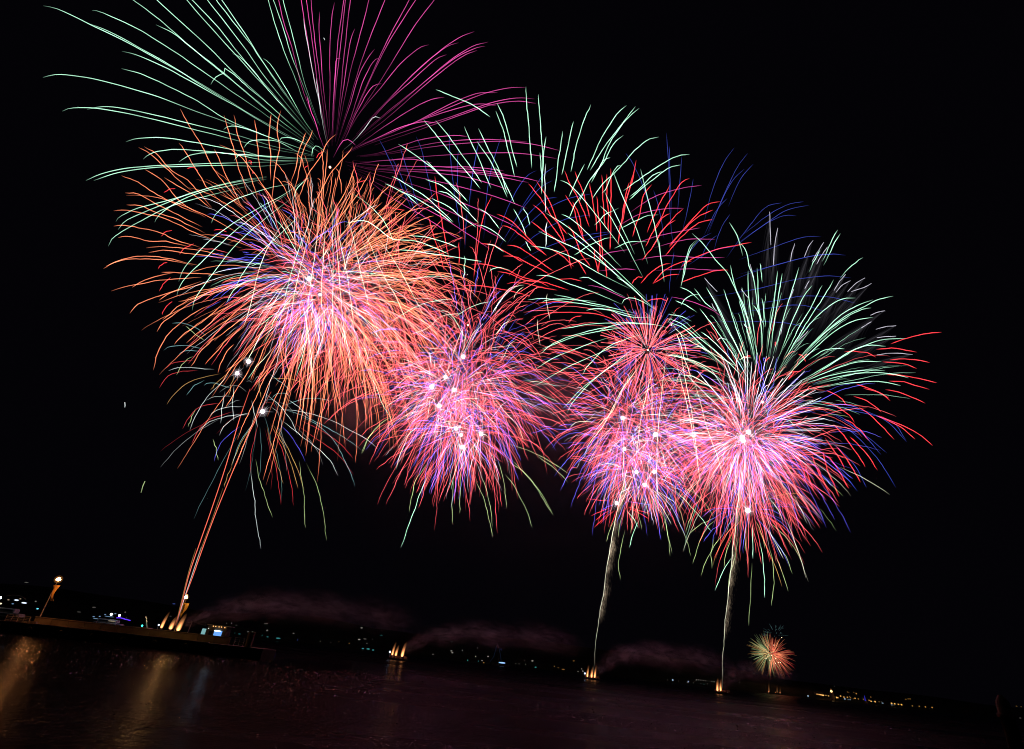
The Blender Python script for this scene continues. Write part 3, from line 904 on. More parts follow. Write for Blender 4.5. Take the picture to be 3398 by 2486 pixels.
# lit landmarks of the far town
Yt = 1012
def landmark(name, label, cat, px, py):
    p = at(px, py, Yt)
    return empty(name, (p.x, Yt, 0.5), label, cat), depth(p) / FPX
t, k = landmark('bell_tower', 'floodlit bell tower with an orange lantern in the far town', 'tower', 2761.5, 2310)
zl = at(2761.5, 2294.5, Yt).z - 0.5
stone = principled('tower_stone', (0.4, 0.32, 0.22), 0.9)
bm = bmesh.new(); box(bm, (0, 0, zl / 2 - 1), (5, 5, zl - 2), bevel=0.2); obj('shaft', bm, stone, t)
bm = bmesh.new(); ball(bm, (0, 0, zl), 1.0, sub=2, sc=(3.2 * k, 2, 3.4 * k)); obj('lantern', bm, lamp_mat('orange_floodlight', (1.0, 0.6, 0.22), 3.0, False), t, True)
bm = bmesh.new(); tube(bm, [(0, 0, zl + 3.2 * k), (0, 0, zl + 8 * k)], [1.6 * k, 0.1], 8); obj('spire', bm, lamp_mat('warm_spire_glow', (1.0, 0.42, 0.14), 0.45), t)  # warm floodlight on the spire put into its own emission
t, k = landmark('seafront_arcade', 'amber lit seafront arcade at the left end of the far town', 'building', 2721, 2305)
p = at(2721, 2304.5, Yt)
bm = bmesh.new(); box(bm, (0, 4, p.z + 1), (26 * k, 7, 5.0), bevel=0.2); obj('wall', bm, stone, t)
for i in range(6):
    q_ = at(2710.5 + i * 4.4, 2303.6 + i * 0.75, Yt)
    bm = bmesh.new(); box(bm, (q_.x - t.location.x, 0.4, q_.z - 0.5), (3.9 * k, 0.2, 2.6 * k), bevel=0.05); obj('lit_arch', bm, lamp_mat('arcade_glow', (1.0, 0.5, 0.13), 0.45 + 0.22 * i), t)
t, k = landmark('lit_spire', 'slim blue lit spire in the middle of the far town', 'spire', 2872, 2326)
z0, z1 = at(2872, 2326, Yt).z - 0.5, at(2873, 2308, Yt).z - 0.5
bm = bmesh.new(); tube(bm, [(0, 0, z0), (0, 0, z0 + (z1 - z0) * 0.4), (0, 0, z1)], [2.4 * k, 1.6 * k, 0.2], 8); obj('spire', bm, lamp_mat('blue_spire_glow', (0.05, 0.04, 0.75), 0.4), t)  # spire surface itself emits, standing in for blue floodlighting
bm = bmesh.new(); box(bm, (0, 0, z0 / 2), (5 * k, 5, max(1.0, z0)), bevel=0.1); obj('base', bm, stone, t)
t, k = landmark('far_launch_raft', 'distant launch raft with three reddish smoke-lit fountains below the tiny burst', 'barge', 2560, 2300)
t.location.y = 1000
fz = lambda px, py: at(px, py, 1000) - t.location
bm = bmesh.new(); box(bm, (0, 0, 0.2), (46 * k, 6, 2.4), bevel=0.3); obj('pontoon', bm, hull_dark, t)
for px, py, h_, w_, pw_ in ((2549, 2296, 36, 6, 0.22), (2576, 2298, 28, 7, 0.13), (2586, 2299, 24, 6, 0.09)):
    p = fz(px, py); o = flame(t, (p.x, -3.5, max(0.8, p.z)), h_ * k, 0.5 * w_ * k, pw_)
for px, py in ((2547, 2296), (2570, 2297.5), (2585, 2299)):
    p = fz(px, py); bm = bmesh.new(); ball(bm, (0, 0, 0), 1.4 * k, sub=1); o = obj('fire_pot', bm, lamp_mat('far_fire', (1.0, 0.45, 0.2), 0.8), t, True); o.location = (p.x, -3.6, max(1.6, p.z))

# ------------------------------------------------------------------ tall post near the camera on the right
pp = at(3318, 2306, 26)
bm = bmesh.new()
zt_ = pp.z
tube(bm, [(0, 0, -2.5), (0, 0, zt_ - 0.9), (0, 0, zt_ - 0.88), (0, 0, zt_ - 0.72), (0, 0, zt_ - 0.7), (0, 0, zt_ - 0.25), (0, 0, zt_)], [0.30, 0.26, 0.33, 0.33, 0.27, 0.24, 0.08], 16)
o = obj('mooring_post', bm, wood)
o.location = (pp.x, pp.y, 0)
tag(o, 'tall dim wooden post with a rounded cap standing in the water at the right', 'post')

# ------------------------------------------------------------------ smoke, lit by the fires and flashes inside and above it
def smoke_mat(name, dens, scale, seed, col=(0.9, 0.86, 0.92), aniso=0.2, thr=0.35):
    mt = bpy.data.materials.new(name)
    mt.use_nodes = True
    nt = mt.node_tree
    nt.nodes.clear()
    tc = nt.nodes.new('ShaderNodeTexCoord')
    ln = nt.nodes.new('ShaderNodeVectorMath'); ln.operation = 'LENGTH'
    nt.links.new(tc.outputs['Object'], ln.inputs[0])
    mr = nt.nodes.new('ShaderNodeMapRange'); mr.interpolation_type = 'SMOOTHSTEP'
    mr.inputs[1].default_value = 1.0; mr.inputs[2].default_value = 0.0
    mr.inputs[3].default_value = 0.0; mr.inputs[4].default_value = 1.0
    nt.links.new(ln.outputs['Value'], mr.inputs[0])
    mp = nt.nodes.new('ShaderNodeMapping'); mp.inputs['Location'].default_value = (seed * 3.7, seed * 1.3, 0)
    nt.links.new(tc.outputs['Object'], mp.inputs['Vector'])
    nz = nt.nodes.new('ShaderNodeTexNoise'); nz.inputs['Scale'].default_value = scale; nz.inputs['Detail'].default_value = 5; nz.inputs['Distortion'].default_value = 1.2
    nt.links.new(mp.outputs[0], nz.inputs['Vector'])
    m2 = nt.nodes.new('ShaderNodeMapRange')
    m2.inputs[1].default_value = thr; m2.inputs[2].default_value = 0.75; m2.inputs[3].default_value = 0.0; m2.inputs[4].default_value = 1.0
    nt.links.new(nz.outputs['Fac'], m2.inputs[0])
    mu = nt.nodes.new('ShaderNodeMath'); mu.operation = 'MULTIPLY'
    sq = nt.nodes.new('ShaderNodeMath'); sq.operation = 'POWER'; sq.inputs[1].default_value = 1.6
    nt.links.new(mr.outputs[0], sq.inputs[0])
    nt.links.new(sq.outputs[0], mu.inputs[0]); nt.links.new(m2.outputs[0], mu.inputs[1])
    mu2 = nt.nodes.new('ShaderNodeMath'); mu2.operation = 'MULTIPLY'; mu2.inputs[1].default_value = dens
    nt.links.new(mu.outputs[0], mu2.inputs[0])
    sc = nt.nodes.new('ShaderNodeVolumeScatter')
    sc.inputs['Color'].default_value = (*col, 1)
    sc.inputs['Anisotropy'].default_value = aniso
    nt.links.new(mu2.outputs[0], sc.inputs['Density'])
    out = nt.nodes.new('ShaderNodeOutputMaterial')
    nt.links.new(sc.outputs[0], out.inputs['Volume'])
    return mt
def puff(parent, x, y, Y, rx, rz_, ry, mat, roll=0.0):
    p = at(x, y, Y)
    k = depth(p) / FPX
    bm = bmesh.new(); bmesh.ops.create_icosphere(bm, subdivisions=3, radius=1.0)
    o = obj('smoke_puff', bm, mat, parent)
    o.location = p - (parent.location if parent else Vector())
    o.rotation_euler = (0, roll, 0)
    o.scale = (rx * k, ry * k, rz_ * k)
    return o
def plume(label, base, Y, puffs, mat):
    t = empty('smoke', at(base[0], base[1], Y), label, 'smoke', kind='stuff')
    for i, (x, y, rx, rz_, roll) in enumerate(puffs):
        puff(t, x, y, Y + 3, rx, rz_, rz_ * 1.2, mat[min(len(mat) - 1, max(0, i - 1))], roll)
plume('smoke drifting right from the barge behind the pier', (600, 2070), 244,
      [(630, 2066, 40, 26, -0.7), (680, 2046, 90, 40, -0.4), (790, 2020, 150, 62, -0.2), (930, 2010, 190, 72, 0.0), (1090, 2024, 200, 80, 0.1), (1260, 2046, 200, 80, 0.1)], [smoke_mat('barge_smoke_one', 0.217, 2.5, 1, thr=0.42), smoke_mat('barge_smoke_one', 0.175, 3.0, 8, thr=0.42), smoke_mat('barge_smoke_one', 0.122, 3.4, 15, thr=0.42), smoke_mat('barge_smoke_one', 0.071, 3.8, 22, thr=0.42), smoke_mat('barge_smoke_one', 0.045, 3.8, 29, thr=0.42)])
plume('smoke drifting right from the second barge', (1345, 2150), 300,
      [(1352, 2150, 30, 26, -0.9), (1392, 2128, 64, 36, -0.5), (1480, 2108, 120, 50, -0.1), (1620, 2108, 170, 62, 0.08), (1800, 2122, 200, 70, 0.08)], [smoke_mat('barge_smoke_two', 0.217, 2.5, 2, thr=0.42), smoke_mat('barge_smoke_two', 0.175, 3.0, 9, thr=0.42), smoke_mat('barge_smoke_two', 0.122, 3.4, 16, thr=0.42), smoke_mat('barge_smoke_two', 0.071, 3.8, 23, thr=0.42), smoke_mat('barge_smoke_two', 0.045, 3.8, 30, thr=0.42)])
plume('smoke drifting right from the third barge', (1990, 2220), 350,
      [(1988, 2222, 26, 28, -1.0), (2022, 2194, 58, 40, -0.7), (2085, 2172, 90, 48, -0.1), (2190, 2176, 150, 62, 0.1), (2320, 2190, 150, 66, 0.1)], [smoke_mat('barge_smoke_three', 0.217, 2.5, 3, thr=0.42), smoke_mat('barge_smoke_three', 0.175, 3.0, 10, thr=0.42), smoke_mat('barge_smoke_three', 0.122, 3.4, 17, thr=0.42), smoke_mat('barge_smoke_three', 0.071, 3.8, 24, thr=0.42), smoke_mat('barge_smoke_three', 0.045, 3.8, 31, thr=0.42)])
plume('smoke drifting right from the rightmost barge', (2405, 2270), 330,
      [(2402, 2268, 26, 32, -1.0), (2432, 2244, 54, 44, -0.6), (2492, 2228, 90, 52, 0.0), (2580, 2234, 100, 46, 0.1)], [smoke_mat('barge_smoke_four', 0.144, 2.5, 4, thr=0.42), smoke_mat('barge_smoke_four', 0.116, 3.0, 11, thr=0.42), smoke_mat('barge_smoke_four', 0.080, 3.4, 18, thr=0.42), smoke_mat('barge_smoke_four', 0.046, 3.8, 25, thr=0.42), smoke_mat('barge_smoke_four', 0.028, 3.8, 32, thr=0.42)])
def cloud(label, x, y, Y, rx, rz_, dens, seed):
    t = puff(None, x, y, Y, rx, rz_, (rx + rz_) * 0.4, smoke_mat('burst_smoke', dens, 2.2, seed, thr=0.3))
    t.name = 'smoke'
    tag(t, label, 'smoke', kind='stuff')
cloud('thin smoke hanging in the orange burst', 1080, 1010, 252, 380, 330, 0.00468, 5)
cloud('thin smoke hanging between the mixed colour burst and the second burst', 1180, 1380, 262, 240, 190, 0.01040, 6)
cloud('thin smoke hanging in the second burst', 1520, 1350, 306, 330, 330, 0.00910, 7)
cloud('thin smoke hanging between the second and third bursts', 1830, 1330, 330, 230, 240, 0.00910, 8)
cloud('thin smoke hanging in the third burst', 2110, 1480, 350, 300, 320, 0.00910, 9)
cloud('thin smoke hanging in the rightmost burst', 2450, 1500, 336, 330, 330, 0.00910, 10)
cloud('broad faint smoke veil under and around all the bursts', 1750, 1480, 380, 1250, 620, 0.00080, 11)
# ------------------------------------------------------------------ FIREWORKS
VA, VB, VC = (100, 0, 2.754), (800, 0, 2.0527), (300, 350, 1.8817)
VD, VF, VG, VH = (450, 1000, 1.8356), (1300, 250, 1.836), (1750, 950, 1.652), (2150, 650, 1.652)
VE, VK = (1100, 900, 1.7388), (1900, 1600, 2.36)

# --- the great green and magenta shell, top left
rng = random.Random(11)
C1, Y1 = (1102, 530), 260
b = burst('firework_burst', 'widest burst, long mint green and magenta rays filling the top left of the sky', C1, Y1)
drawn('''
120,52 240,78 400,150 560,230 850,370 1280,605 1700,850 2203,1165
520,210 800,325 1280,600 1650,830 2200,1165
565,98 650,115 950,245 1250,430 1700,735 2200,1085
940,0 1150,155 1400,370 1770,670 2200,1030
1150,228 1330,320 1600,540 1800,700 2200,1035
1160,0 1420,240 1650,450 1850,650 2200,970
835,468 1020,518 1300,650 1600,820 1990,1030 2200,1150
835,628 1020,675 1260,790 1500,910 1800,1090 2200,1260
118,708 230,682 400,690 700,750 1150,880 1500,1010 1800,1120
295,1017 360,992 480,985 640,995 1000,1060 1400,1160 1800,1260 2200,1360
520,1000 680,975 900,1000 1200,1065 1500,1140 1900,1240 2200,1330
875,1295 980,1265 1110,1258 1300,1270 1600,1320 1950,1385 2200,1440
1040,1455 1100,1405 1250,1372 1450,1372 1750,1395 2200,1440
1360,1485 1420,1435 1540,1400 1700,1395 1900,1420 2200,1465
1855,1470 1890,1430 1960,1410 2200,1430
1768,1185 1790,1165 1850,1152 1950,1170 2050,1200 2200,1260
510,1650 650,1590 900,1535 1300,1508 1800,1490 2200,1483
580,1650 800,1580 1100,1535 1400,1520 1800,1512 2100,1520
1850,490 1900,510 1960,560 2060,670 2200,850
1430,0 1650,250 1850,470 2050,690 2200,850
1480,0 1700,230 1900,480 2100,720
1625,0 1800,230 1950,430 2200,770
1705,0 1850,190 2010,400 2200,680
1755,0 1900,220 2050,440 2200,670
1650,770 1685,720 1720,695 1770,678 1830,660
''', VA, b, C1, Y1, rng, 4.2, 0.95, fi=0.6, inward=0.7)
drawn('''
20,1010 50,970 110,953 250,965 380,1030
150,398 200,440 290,575 350,680 430,820
185,0 240,190 300,370 380,560 430,700
220,0 280,170 340,370 430,600
285,0 340,200 390,400 450,620
w 425,120 440,230 470,390 510,600 555,800
w 515,530 530,680 550,800 570,920
w 950,805 905,797 860,850 780,950
480,1065 490,1010 515,993 550,1015
255,965 270,942 330,938 400,960 480,1005
m 255,0 300,180 350,340 400,540 470,750
m 410,0 450,260 480,450 560,800
m 445,0 480,250 520,560 570,900
m 475,0 500,250 550,650 580,900
m 535,80 530,200 545,380 560,600 590,850
m 635,15 615,140 605,350 605,600 600,800
m 700,0 670,200 650,420 625,800
m 710,0 685,250 650,550 630,850
m 745,0 720,200 690,500 660,800
m 775,195 750,260 725,400 690,650 660,850
m 870,0 800,280 740,500 690,750
m 980,0 880,250 800,480 720,750
m 1145,0 1000,270 870,550 730,870
m 1190,0 1110,120 1000,300 880,540 740,850
m 1315,0 1180,180 1000,470 820,750
m 910,335 860,400 800,520 740,720 680,900
m 940,395 900,420 850,510 800,640 730,850
m 1280,305 1210,330 1080,440 950,600 800,780
m 1590,215 1490,255 1350,350 1150,530 1000,690 850,860
m 1480,290 1380,330 1200,480 1000,680
m 1400,372 1320,410 1150,560 950,740
m 1685,285 1570,320 1400,430 1200,600 950,800
m 1663,317 1600,328 1450,400 1250,560 1000,770
m 1610,342 1500,390 1300,540 1000,800
m 955,570 900,585 840,670 780,780 720,920
m1.5 680,398 655,395 640,500 630,700 620,900
m1.5 445,655 470,730 510,850 560,1000
m1.5 780,990 740,955 700,955 660,1010 635,1060
m 1385,663 1290,680 1150,750 950,880 780,1000
m 1745,630 1600,640 1400,720 1150,850 850,970
m 1940,595 1820,600 1650,640 1400,740 1100,870 800,1000
m 2000,675 1880,668 1700,700 1450,790 1100,900 850,990
m 2010,705 1880,690 1700,715 1450,800 1200,890
m 1740,720 1600,710 1400,760 1150,850
m1.6 1350,840 1230,830 1080,870 950,930 820,990
m 1550,930 1430,925 1250,945 1100,990 950,1040
m 2170,1025 2000,985 1800,965 1600,970 1300,1000 1000,1050
m 1950,965 1640,950 1350,970 1000,1040
m 2150,1080 1900,1045 1600,1045 1200,1070 900,1100
m 1300,1110 1150,1085 950,1095 800,1115
m 1790,1165 1600,1140 1300,1135 900,1125
m 1870,1205 1700,1170 1400,1140 1000,1130
m 2050,1240 1850,1200 1500,1165 1100,1150
m 1960,1245 1700,1195 1400,1165 900,1145
m 1840,1300 1550,1210 1200,1170 870,1150
m 1950,1420 1700,1330 1400,1250 1100,1190 900,1160
m 1900,1560 1600,1420 1300,1300 1000,1210 820,1160
m 1800,1640 1500,1480 1200,1340 950,1230
m 1700,1700 1400,1500 1150,1370 950,1260
m 1500,1640 1250,1480 1000,1330 850,1220
''', VB, b, C1, Y1, rng, 3.6, 0.9, fi=0.62, amp=0.8, inward=0.5)
drawn('''
160,725 190,690 300,640 500,590 700,525 900,475 1100,445
175,775 230,715 400,640 600,560 850,490 1100,450
110,880 150,820 300,730 500,630 750,560 1000,500
400,730 430,685 550,600 700,540 900,495 1100,460
760,735 780,680 850,620 950,570 1100,520 1250,490
1270,580 1290,520 1350,460 1370,450
550,1100 570,1040 650,940 800,800 1000,670 1200,560 1350,460
540,1195 570,1110 680,990 850,830 1050,670 1250,540
635,1280 660,1200 750,1070 900,880 1100,700 1270,570
900,1160 930,1090 1000,980 1200,790 1350,640
850,1230 900,1150 1000,1090 1150,1075
1205,1230 1240,1100 1300,900 1380,700
c 1510,1500 1515,1100 1510,700 1500,560
c 1650,1380 1600,1050 1540,750 1510,560
c 1745,1280 1690,1050 1620,750 1560,600
1895,860 1850,750 1750,630 1620,540
c 1990,1400 1900,1180 1800,1000 1640,600
c 1440,1300 1450,1000 1470,750 1480,600
c 950,1400 1000,1250 1060,1000 1160,800 1290,640
c 1240,1420 1270,1200 1340,900 1420,620
c 2080,1310 1960,1080 1850,900 1740,760
c 1590,1490 1560,1150 1530,800 1500,600
c 1340,1490 1370,1150 1420,800 1450,600
''', VC, b, C1, Y1, rng, 3.8, 0.85, fi=0.45)

# --- orange shell on the left
rng = random.Random(21)
C2, Y2 = (1022, 945), 245
b = burst('firework_burst', 'dense orange burst like a chrysanthemum under the mint and magenta rays', C2, Y2)
drawn('''
560,22 620,130 700,260 760,380 830,480 960,640
830,60 870,180 900,300 930,400 985,560
895,58 920,180 960,300 1000,440 1050,600
1025,90 1040,200 1050,330 1080,480
1130,50 1115,180 1125,320 1125,470
1190,30 1165,150 1180,270 1150,420 1130,640
1350,165 1300,280 1290,360 1250,490
1390,155 1330,280 1310,380 1270,540
1535,180 1480,230 1430,330 1350,450 1280,640
1480,270 1470,400 1450,600 1440,850
1640,260 1560,350 1480,460 1380,640
1660,360 1600,520 1500,700 1420,850
1745,415 1690,520 1560,700 1420,900
1880,490 1800,570 1700,680 1560,820
1990,570 1850,700 1700,830 1560,950
2050,610 1900,740 1700,890 1560,980
1960,650 1820,770 1640,920
2165,745 2000,810 1820,880 1560,980
2200,812 2000,880 1750,950 1540,1010
2250,860 2000,930 1750,990 1560,1030
2258,1050 2000,1060 1800,1060 1560,1070
775,270 830,400 880,500 950,640
550,235 620,330 700,470 800,590
335,255 420,310 500,400 620,480 760,640
300,262 390,315 500,420 640,540
190,440 300,480 420,560 540,620 680,680
340,400 450,470 560,600 720,700
215,545 300,555 420,620 560,690 700,760
460,450 560,510 660,570 760,650
225,620 300,625 420,670 560,720 720,800
145,660 220,655 330,675 450,700 620,780 800,850
140,755 220,748 330,770 450,800 560,850 700,890
170,825 260,820 380,850 480,850 640,888
365,918 460,905 580,920 700,935 850,960
80,1020 150,980 250,950 370,940 500,960 680,1000
95,1005 200,965 350,960 480,965 640,1000
440,1042 560,1045 680,1050 850,1060
260,1135 320,1100 420,1065 520,1045
245,1300 300,1240 400,1200 520,1160 700,1095
430,1215 500,1170 640,1130 760,1100
415,1415 450,1360 540,1290 650,1220 800,1125
455,1340 540,1260 700,1180 870,1130
520,1495 580,1430 700,1350 850,1220
600,1480 700,1400 820,1290 950,1180
550,1225 700,1190 850,1150 1000,1120
720,1500 820,1380 930,1270 1050,1180
''', VC, b, C2, Y2, rng, 4.2, 0.95, fi=0.25, amp=1.8, default='o')
drawn('''
105,420 140,300 220,180 340,80 460,20
340,400 380,330 430,270 520,200
420,385 500,300 560,230 680,140
545,430 640,360 720,270 820,170
600,260 540,330 500,440
700,480 760,340 800,250 860,150
720,520 800,420 860,320 900,200
905,490 900,400 880,280 870,150
940,560 930,420 900,300 890,200
1000,660 1010,540 1050,300 1060,150
1015,690 1030,560 1060,360 1080,200
975,420 1000,320 1030,220 1080,100
1100,620 1090,500 1060,330 1050,220
1105,510 1110,380 1110,250 1080,110
1235,695 1220,600 1190,420 1140,200
1255,665 1230,560 1200,420 1160,250
1200,480 1190,360 1170,240 1150,120
1470,650 1420,500 1330,300 1240,150
1495,470 1430,360 1330,210 1250,100
1510,545 1420,420 1300,220 1220,120
''', VD, b, C2, Y2, rng, 4.2, 0.9, fi=0.2, amp=1.8, default='o')
shell(b, (1035, 945), Y2, rng, 'o', 190, 480, 3.1, 1.0, t0=(0.1, 0.5), t1=(0.7, 1.05), drop=0.3, cap=34,
      mask=lambda d, r: d.x > -0.15 or r.random() < 0.3)
shell(b, (1130, 925), Y2, rng, 'o', 160, 440, 2.9, 0.95, t0=(0.15, 0.5), t1=(0.7, 1.05), drop=0.35, cap=0, mask=lambda d, r: d.x > 0.0)
for x, y, d in ((1025, 925, 18), (1062, 978, 11)): flash(b, x, y, Y2, d)
flash(b, 1095, 555, Y2, 12, FLASH_DIM)

rng = random.Random(22)
b = burst('firework_burst', 'rose red burst tangled inside the orange one, right of its bright heart', (1060, 960), Y2 + 8)
cluster(b, [(1120, 900), (1180, 1010), (1040, 1010), (1290, 960), (960, 930), (1220, 880), (1330, 1040), (1090, 1090), (1000, 1080), (1260, 1120), (1160, 1170)], Y2 + 8, rng, 'p', 66, 380, 2.7, 1.0, 20, t0=(0.03, 0.5), t1=(0.55, 1.05), drop=0.27, amp=1.8)
b = burst('firework_burst', 'pale pink and white threads knotted in the heart of the orange burst', (1030, 950), Y2 + 2)
cluster(b, [(1025, 925), (1062, 978), (980, 900), (1110, 1000)], Y2 + 2, rng, 'lcglbl', 60, 370, 2.4, 0.95, 10, t0=(0.05, 0.45), t1=(0.5, 1.0), drop=0.25, amp=1.6)
b = burst('firework_burst', 'small violet blue burst in the middle of the orange one', (1000, 930), Y2 - 6)
cluster(b, [(1000, 930), (1060, 880), (940, 880), (1020, 1010), (1110, 960)], Y2 - 6, rng, 'b', 28, 290, 2.6, 1.2, 15, t0=(0.03, 0.5), t1=(0.55, 1.05), drop=0.27, amp=2.2)
b = burst('firework_burst', 'crimson squiggling embers scattered over the orange burst', (1000, 880), Y2 + 4)
drawn('''
600,395 625,388 650,390 670,408
985,350 1000,345 1005,370
1010,415 1020,420 1012,425
1340,390 1350,380 1360,378
1410,330 1430,300 1455,292
460,545 490,525 530,518
440,820 470,790 510,780
555,930 590,890 645,865
420,1020 450,990 480,980
430,1160 460,1110 500,1075
445,1310 470,1260 510,1225
770,780 810,775 850,790
1665,485 1690,475 1712,470
1790,660 1860,640 1960,655
740,1180 800,1140 860,1120
1330,470 1345,460 1352,455
''', VC, b, (1000, 880), Y2 + 4, rng, 4.0, 0.8, fi=0.0, amp=1.5, default='r', R=560)

# --- mixed colour burst low on the left
rng = random.Random(31)
C3, Y3 = (871, 1366), 232
b = burst('firework_burst', 'faint many coloured drooping burst below the orange one, with white, teal, gold and red threads', C3, Y3)
drawn('''
w 1480,905 1420,850 1300,780 1150,710 1000,670 870,660
t 1380,910 1300,850 1150,760 1000,690 870,650
w 1235,1065 1190,980 1100,890 960,780 880,720
t 1335,1130 1290,1000 1220,870 1120,760 1000,700
w 990,810 930,700 860,620 790,560
y 835,1320 800,1220 760,1100 730,960
w 765,1510 740,1380 730,1270 715,1150 700,1000
y 1032,1385 1030,1270 1015,1100 995,970
y 1165,1455 1145,1310 1120,1170 1070,1050 1040,985
k 885,1240 870,1100 840,950 800,780
k 965,1250 940,1080 890,900 820,740
d 990,1140 950,1000 890,860 820,750
d 1030,1150 960,960 900,850 830,740
d 900,1115 860,980 820,850 800,760
b 1035,980 990,890 930,800 880,750
b 480,975 500,900 550,830 640,760
t 590,1000 610,920 660,820 730,730
d 580,1010 610,930 650,850 720,740
w 330,785 370,690 430,590 520,500 570,440
w 450,705 480,670 560,645 660,640
w 510,820 540,760 620,700 700,680
w 520,745 525,660 545,545
w 600,730 590,640 600,510
w 385,790 440,740 560,700 700,690
w 200,425 250,405 340,405 480,415
t 170,300 210,275 300,270 420,290
t 260,325 290,305 360,300 400,310
t 220,133 300,135 380,170 430,210
d 190,630 240,560 330,490 430,460 520,440
k1.4 145,530 190,460 270,430 380,420
k1.4 175,415 230,375 350,360
k1.4 340,870 380,790 450,720 600,670
k1.4 285,780 330,700 400,640 520,620
t 310,575 350,520 420,480
d 455,540 500,490 560,440
y1.4 250,450 280,390 320,350 355,335
y1.4 305,148 350,190 420,240
y1.4 320,765 340,710 365,655
y1.4 470,838 490,900 503,970
k1.4 1325,960 1250,870 1150,800 1000,720
k 1330,1060 1240,940 1120,850 960,740
d 1050,525 980,480 900,470 820,470
t 415,515 450,495 520,510 580,530
t 1190,610 1100,590 1000,600 900,640
t 830,590 860,565 910,560 945,580
d 750,490 755,540 765,590
y1.4 1380,930 1410,850 1460,780 1520,720
g 680,480 720,420 780,350 840,285
d 565,580 580,520 600,450
k 700,1050 700,960 720,850 750,740
w 745,770 725,690 705,600
t 945,540 880,490 810,440
w 1060,710 1000,650 930,600
d 540,1135 560,1060 590,1000
''', VD, b, C3, Y3, rng, 2.9, 0.62, fi=0.2, amp=1.6, default='w')
shell(b, (850, 1340), Y3, rng, 'wtdkw', 24, 250, 2.4, 0.3, t0=(0.1, 0.4), t1=(0.7, 1.1), drop=0.4, cap=40)
for x, y, d in ((871, 1366, 19), (825, 1200, 17), (787, 1239, 17)): flash(b, x, y, Y3, d)

# --- high mint burst in the middle
rng = random.Random(41)
C4, Y4 = (1790, 830), 320
b = burst('firework_burst', 'ring of short mint green streaks high over the middle, left of the scarlet streaks', C4, Y4)
drawn('''
268,88 315,105 400,140 510,190 600,255
195,270 240,325 330,440 440,570 540,692
268,275 330,350 440,500 550,658
440,310 480,400 540,530 605,690
525,322 570,410 650,570 750,785
635,218 680,340 715,480 750,620
640,168 690,280 725,420 763,560
815,68 825,200 840,380 853,568
893,115 905,290 918,450 922,580
940,372 925,480 918,600 912,725
903,470 910,560 918,660
1043,340 1020,480 1008,580 990,712
1107,280 1075,420 1060,500 1035,608
1212,178 1170,280 1130,400 1108,510 1090,590
1430,183 1370,240 1280,380 1190,578
1485,190 1400,300 1300,430 1208,580
1508,200 1420,280 1330,410 1280,530 1215,655
1410,365 1350,420 1290,530 1200,650 1140,775
1330,500 1290,520 1260,570 1220,630
1625,375 1560,395 1480,460 1380,570 1280,670 1220,755
1400,547 1360,570 1300,700 1280,720
1815,480 1720,500 1570,590 1410,705
1760,545 1680,570 1560,660 1445,760
1650,585 1590,610 1500,700 1450,740
518,400 580,490 650,620 703,745
630,560 670,610 690,680 708,725
40,420 120,470 240,560 330,640 425,740
210,520 290,600 380,680 463,770
205,633 300,670 390,740 475,828
280,705 340,720 420,790 530,900
0,615 100,670 230,760 375,895
40,705 130,740 250,810 370,900
-40,660 80,720 160,790
245,750 330,790 420,860 515,928
530,810 590,850 657,937
520,915 570,920 640,965 697,1015
740,812 790,900 820,980
800,805 825,850 842,915
815,1010 830,1040 847,1070
w 937,540 933,650 937,840
w1.3 945,890 938,960 943,990 935,1052
1175,540 1120,650 1080,742
1160,718 1110,800 1080,872
580,1030 620,1035 685,1078
-280,900 -150,890 0,995 150,1010 350,1090
0,1065 120,1068 230,1085 400,1110 550,1135
100,975 200,985 300,1010 400,1048
445,1100 443,1180 438,1240
''', VF, b, C4, Y4, rng, 4.4, 1.05, fi=0.08, amp=1.3)

# --- mint palm, centre
rng = random.Random(42)
C5, Y5 = (2150, 1020), 335
b = burst('firework_burst', 'drooping mint palm burst whose long arcs fall behind the middle rose bursts', C5, Y5)
drawn('''
1025,640 1080,665 1180,770 1300,920 1420,1080
1350,590 1400,720 1500,960 1560,1150
1515,570 1560,750 1620,1000 1660,1250
595,1200 610,1180 660,1172 725,1190
895,950 1000,1000 1150,1070 1290,1150 1400,1240 1545,1370
845,1040 950,1055 1100,1110 1250,1200 1450,1300
1070,960 1200,1060 1350,1200 1520,1350
940,840 1050,910 1200,1030 1380,1200 1560,1370
1035,845 1100,880 1220,990 1400,1170
1270,795 1330,860 1420,1020 1530,1230
1296,710 1380,880 1480,1090
1110,1097 1200,1040 1300,995 1360,990
1355,1055 1450,1015 1560,1015
1390,935 1480,890 1560,855 1625,850
1235,915 1300,850 1385,808
880,1220 970,1225 1080,1270 1250,1330 1400,1395
1140,1235 1200,1235 1300,1290 1420,1350
1370,1230 1430,1265 1520,1350 1610,1430
1400,1395 1420,1365 1460,1355 1530,1380 1610,1430
910,1385 960,1365 1080,1365 1250,1380
1185,1435 1230,1422 1320,1430 1450,1470 1610,1475
c 610,1455 650,1390 700,1330 760,1285 810,1278
c 630,1585 680,1520 740,1480
1625,1000 1640,1120 1660,1260
1770,1240 1790,1130 1820,1040 1865,1000
''', VF, b, C5, Y5, rng, 4.2, 1.0, fi=0.4, amp=1.0)
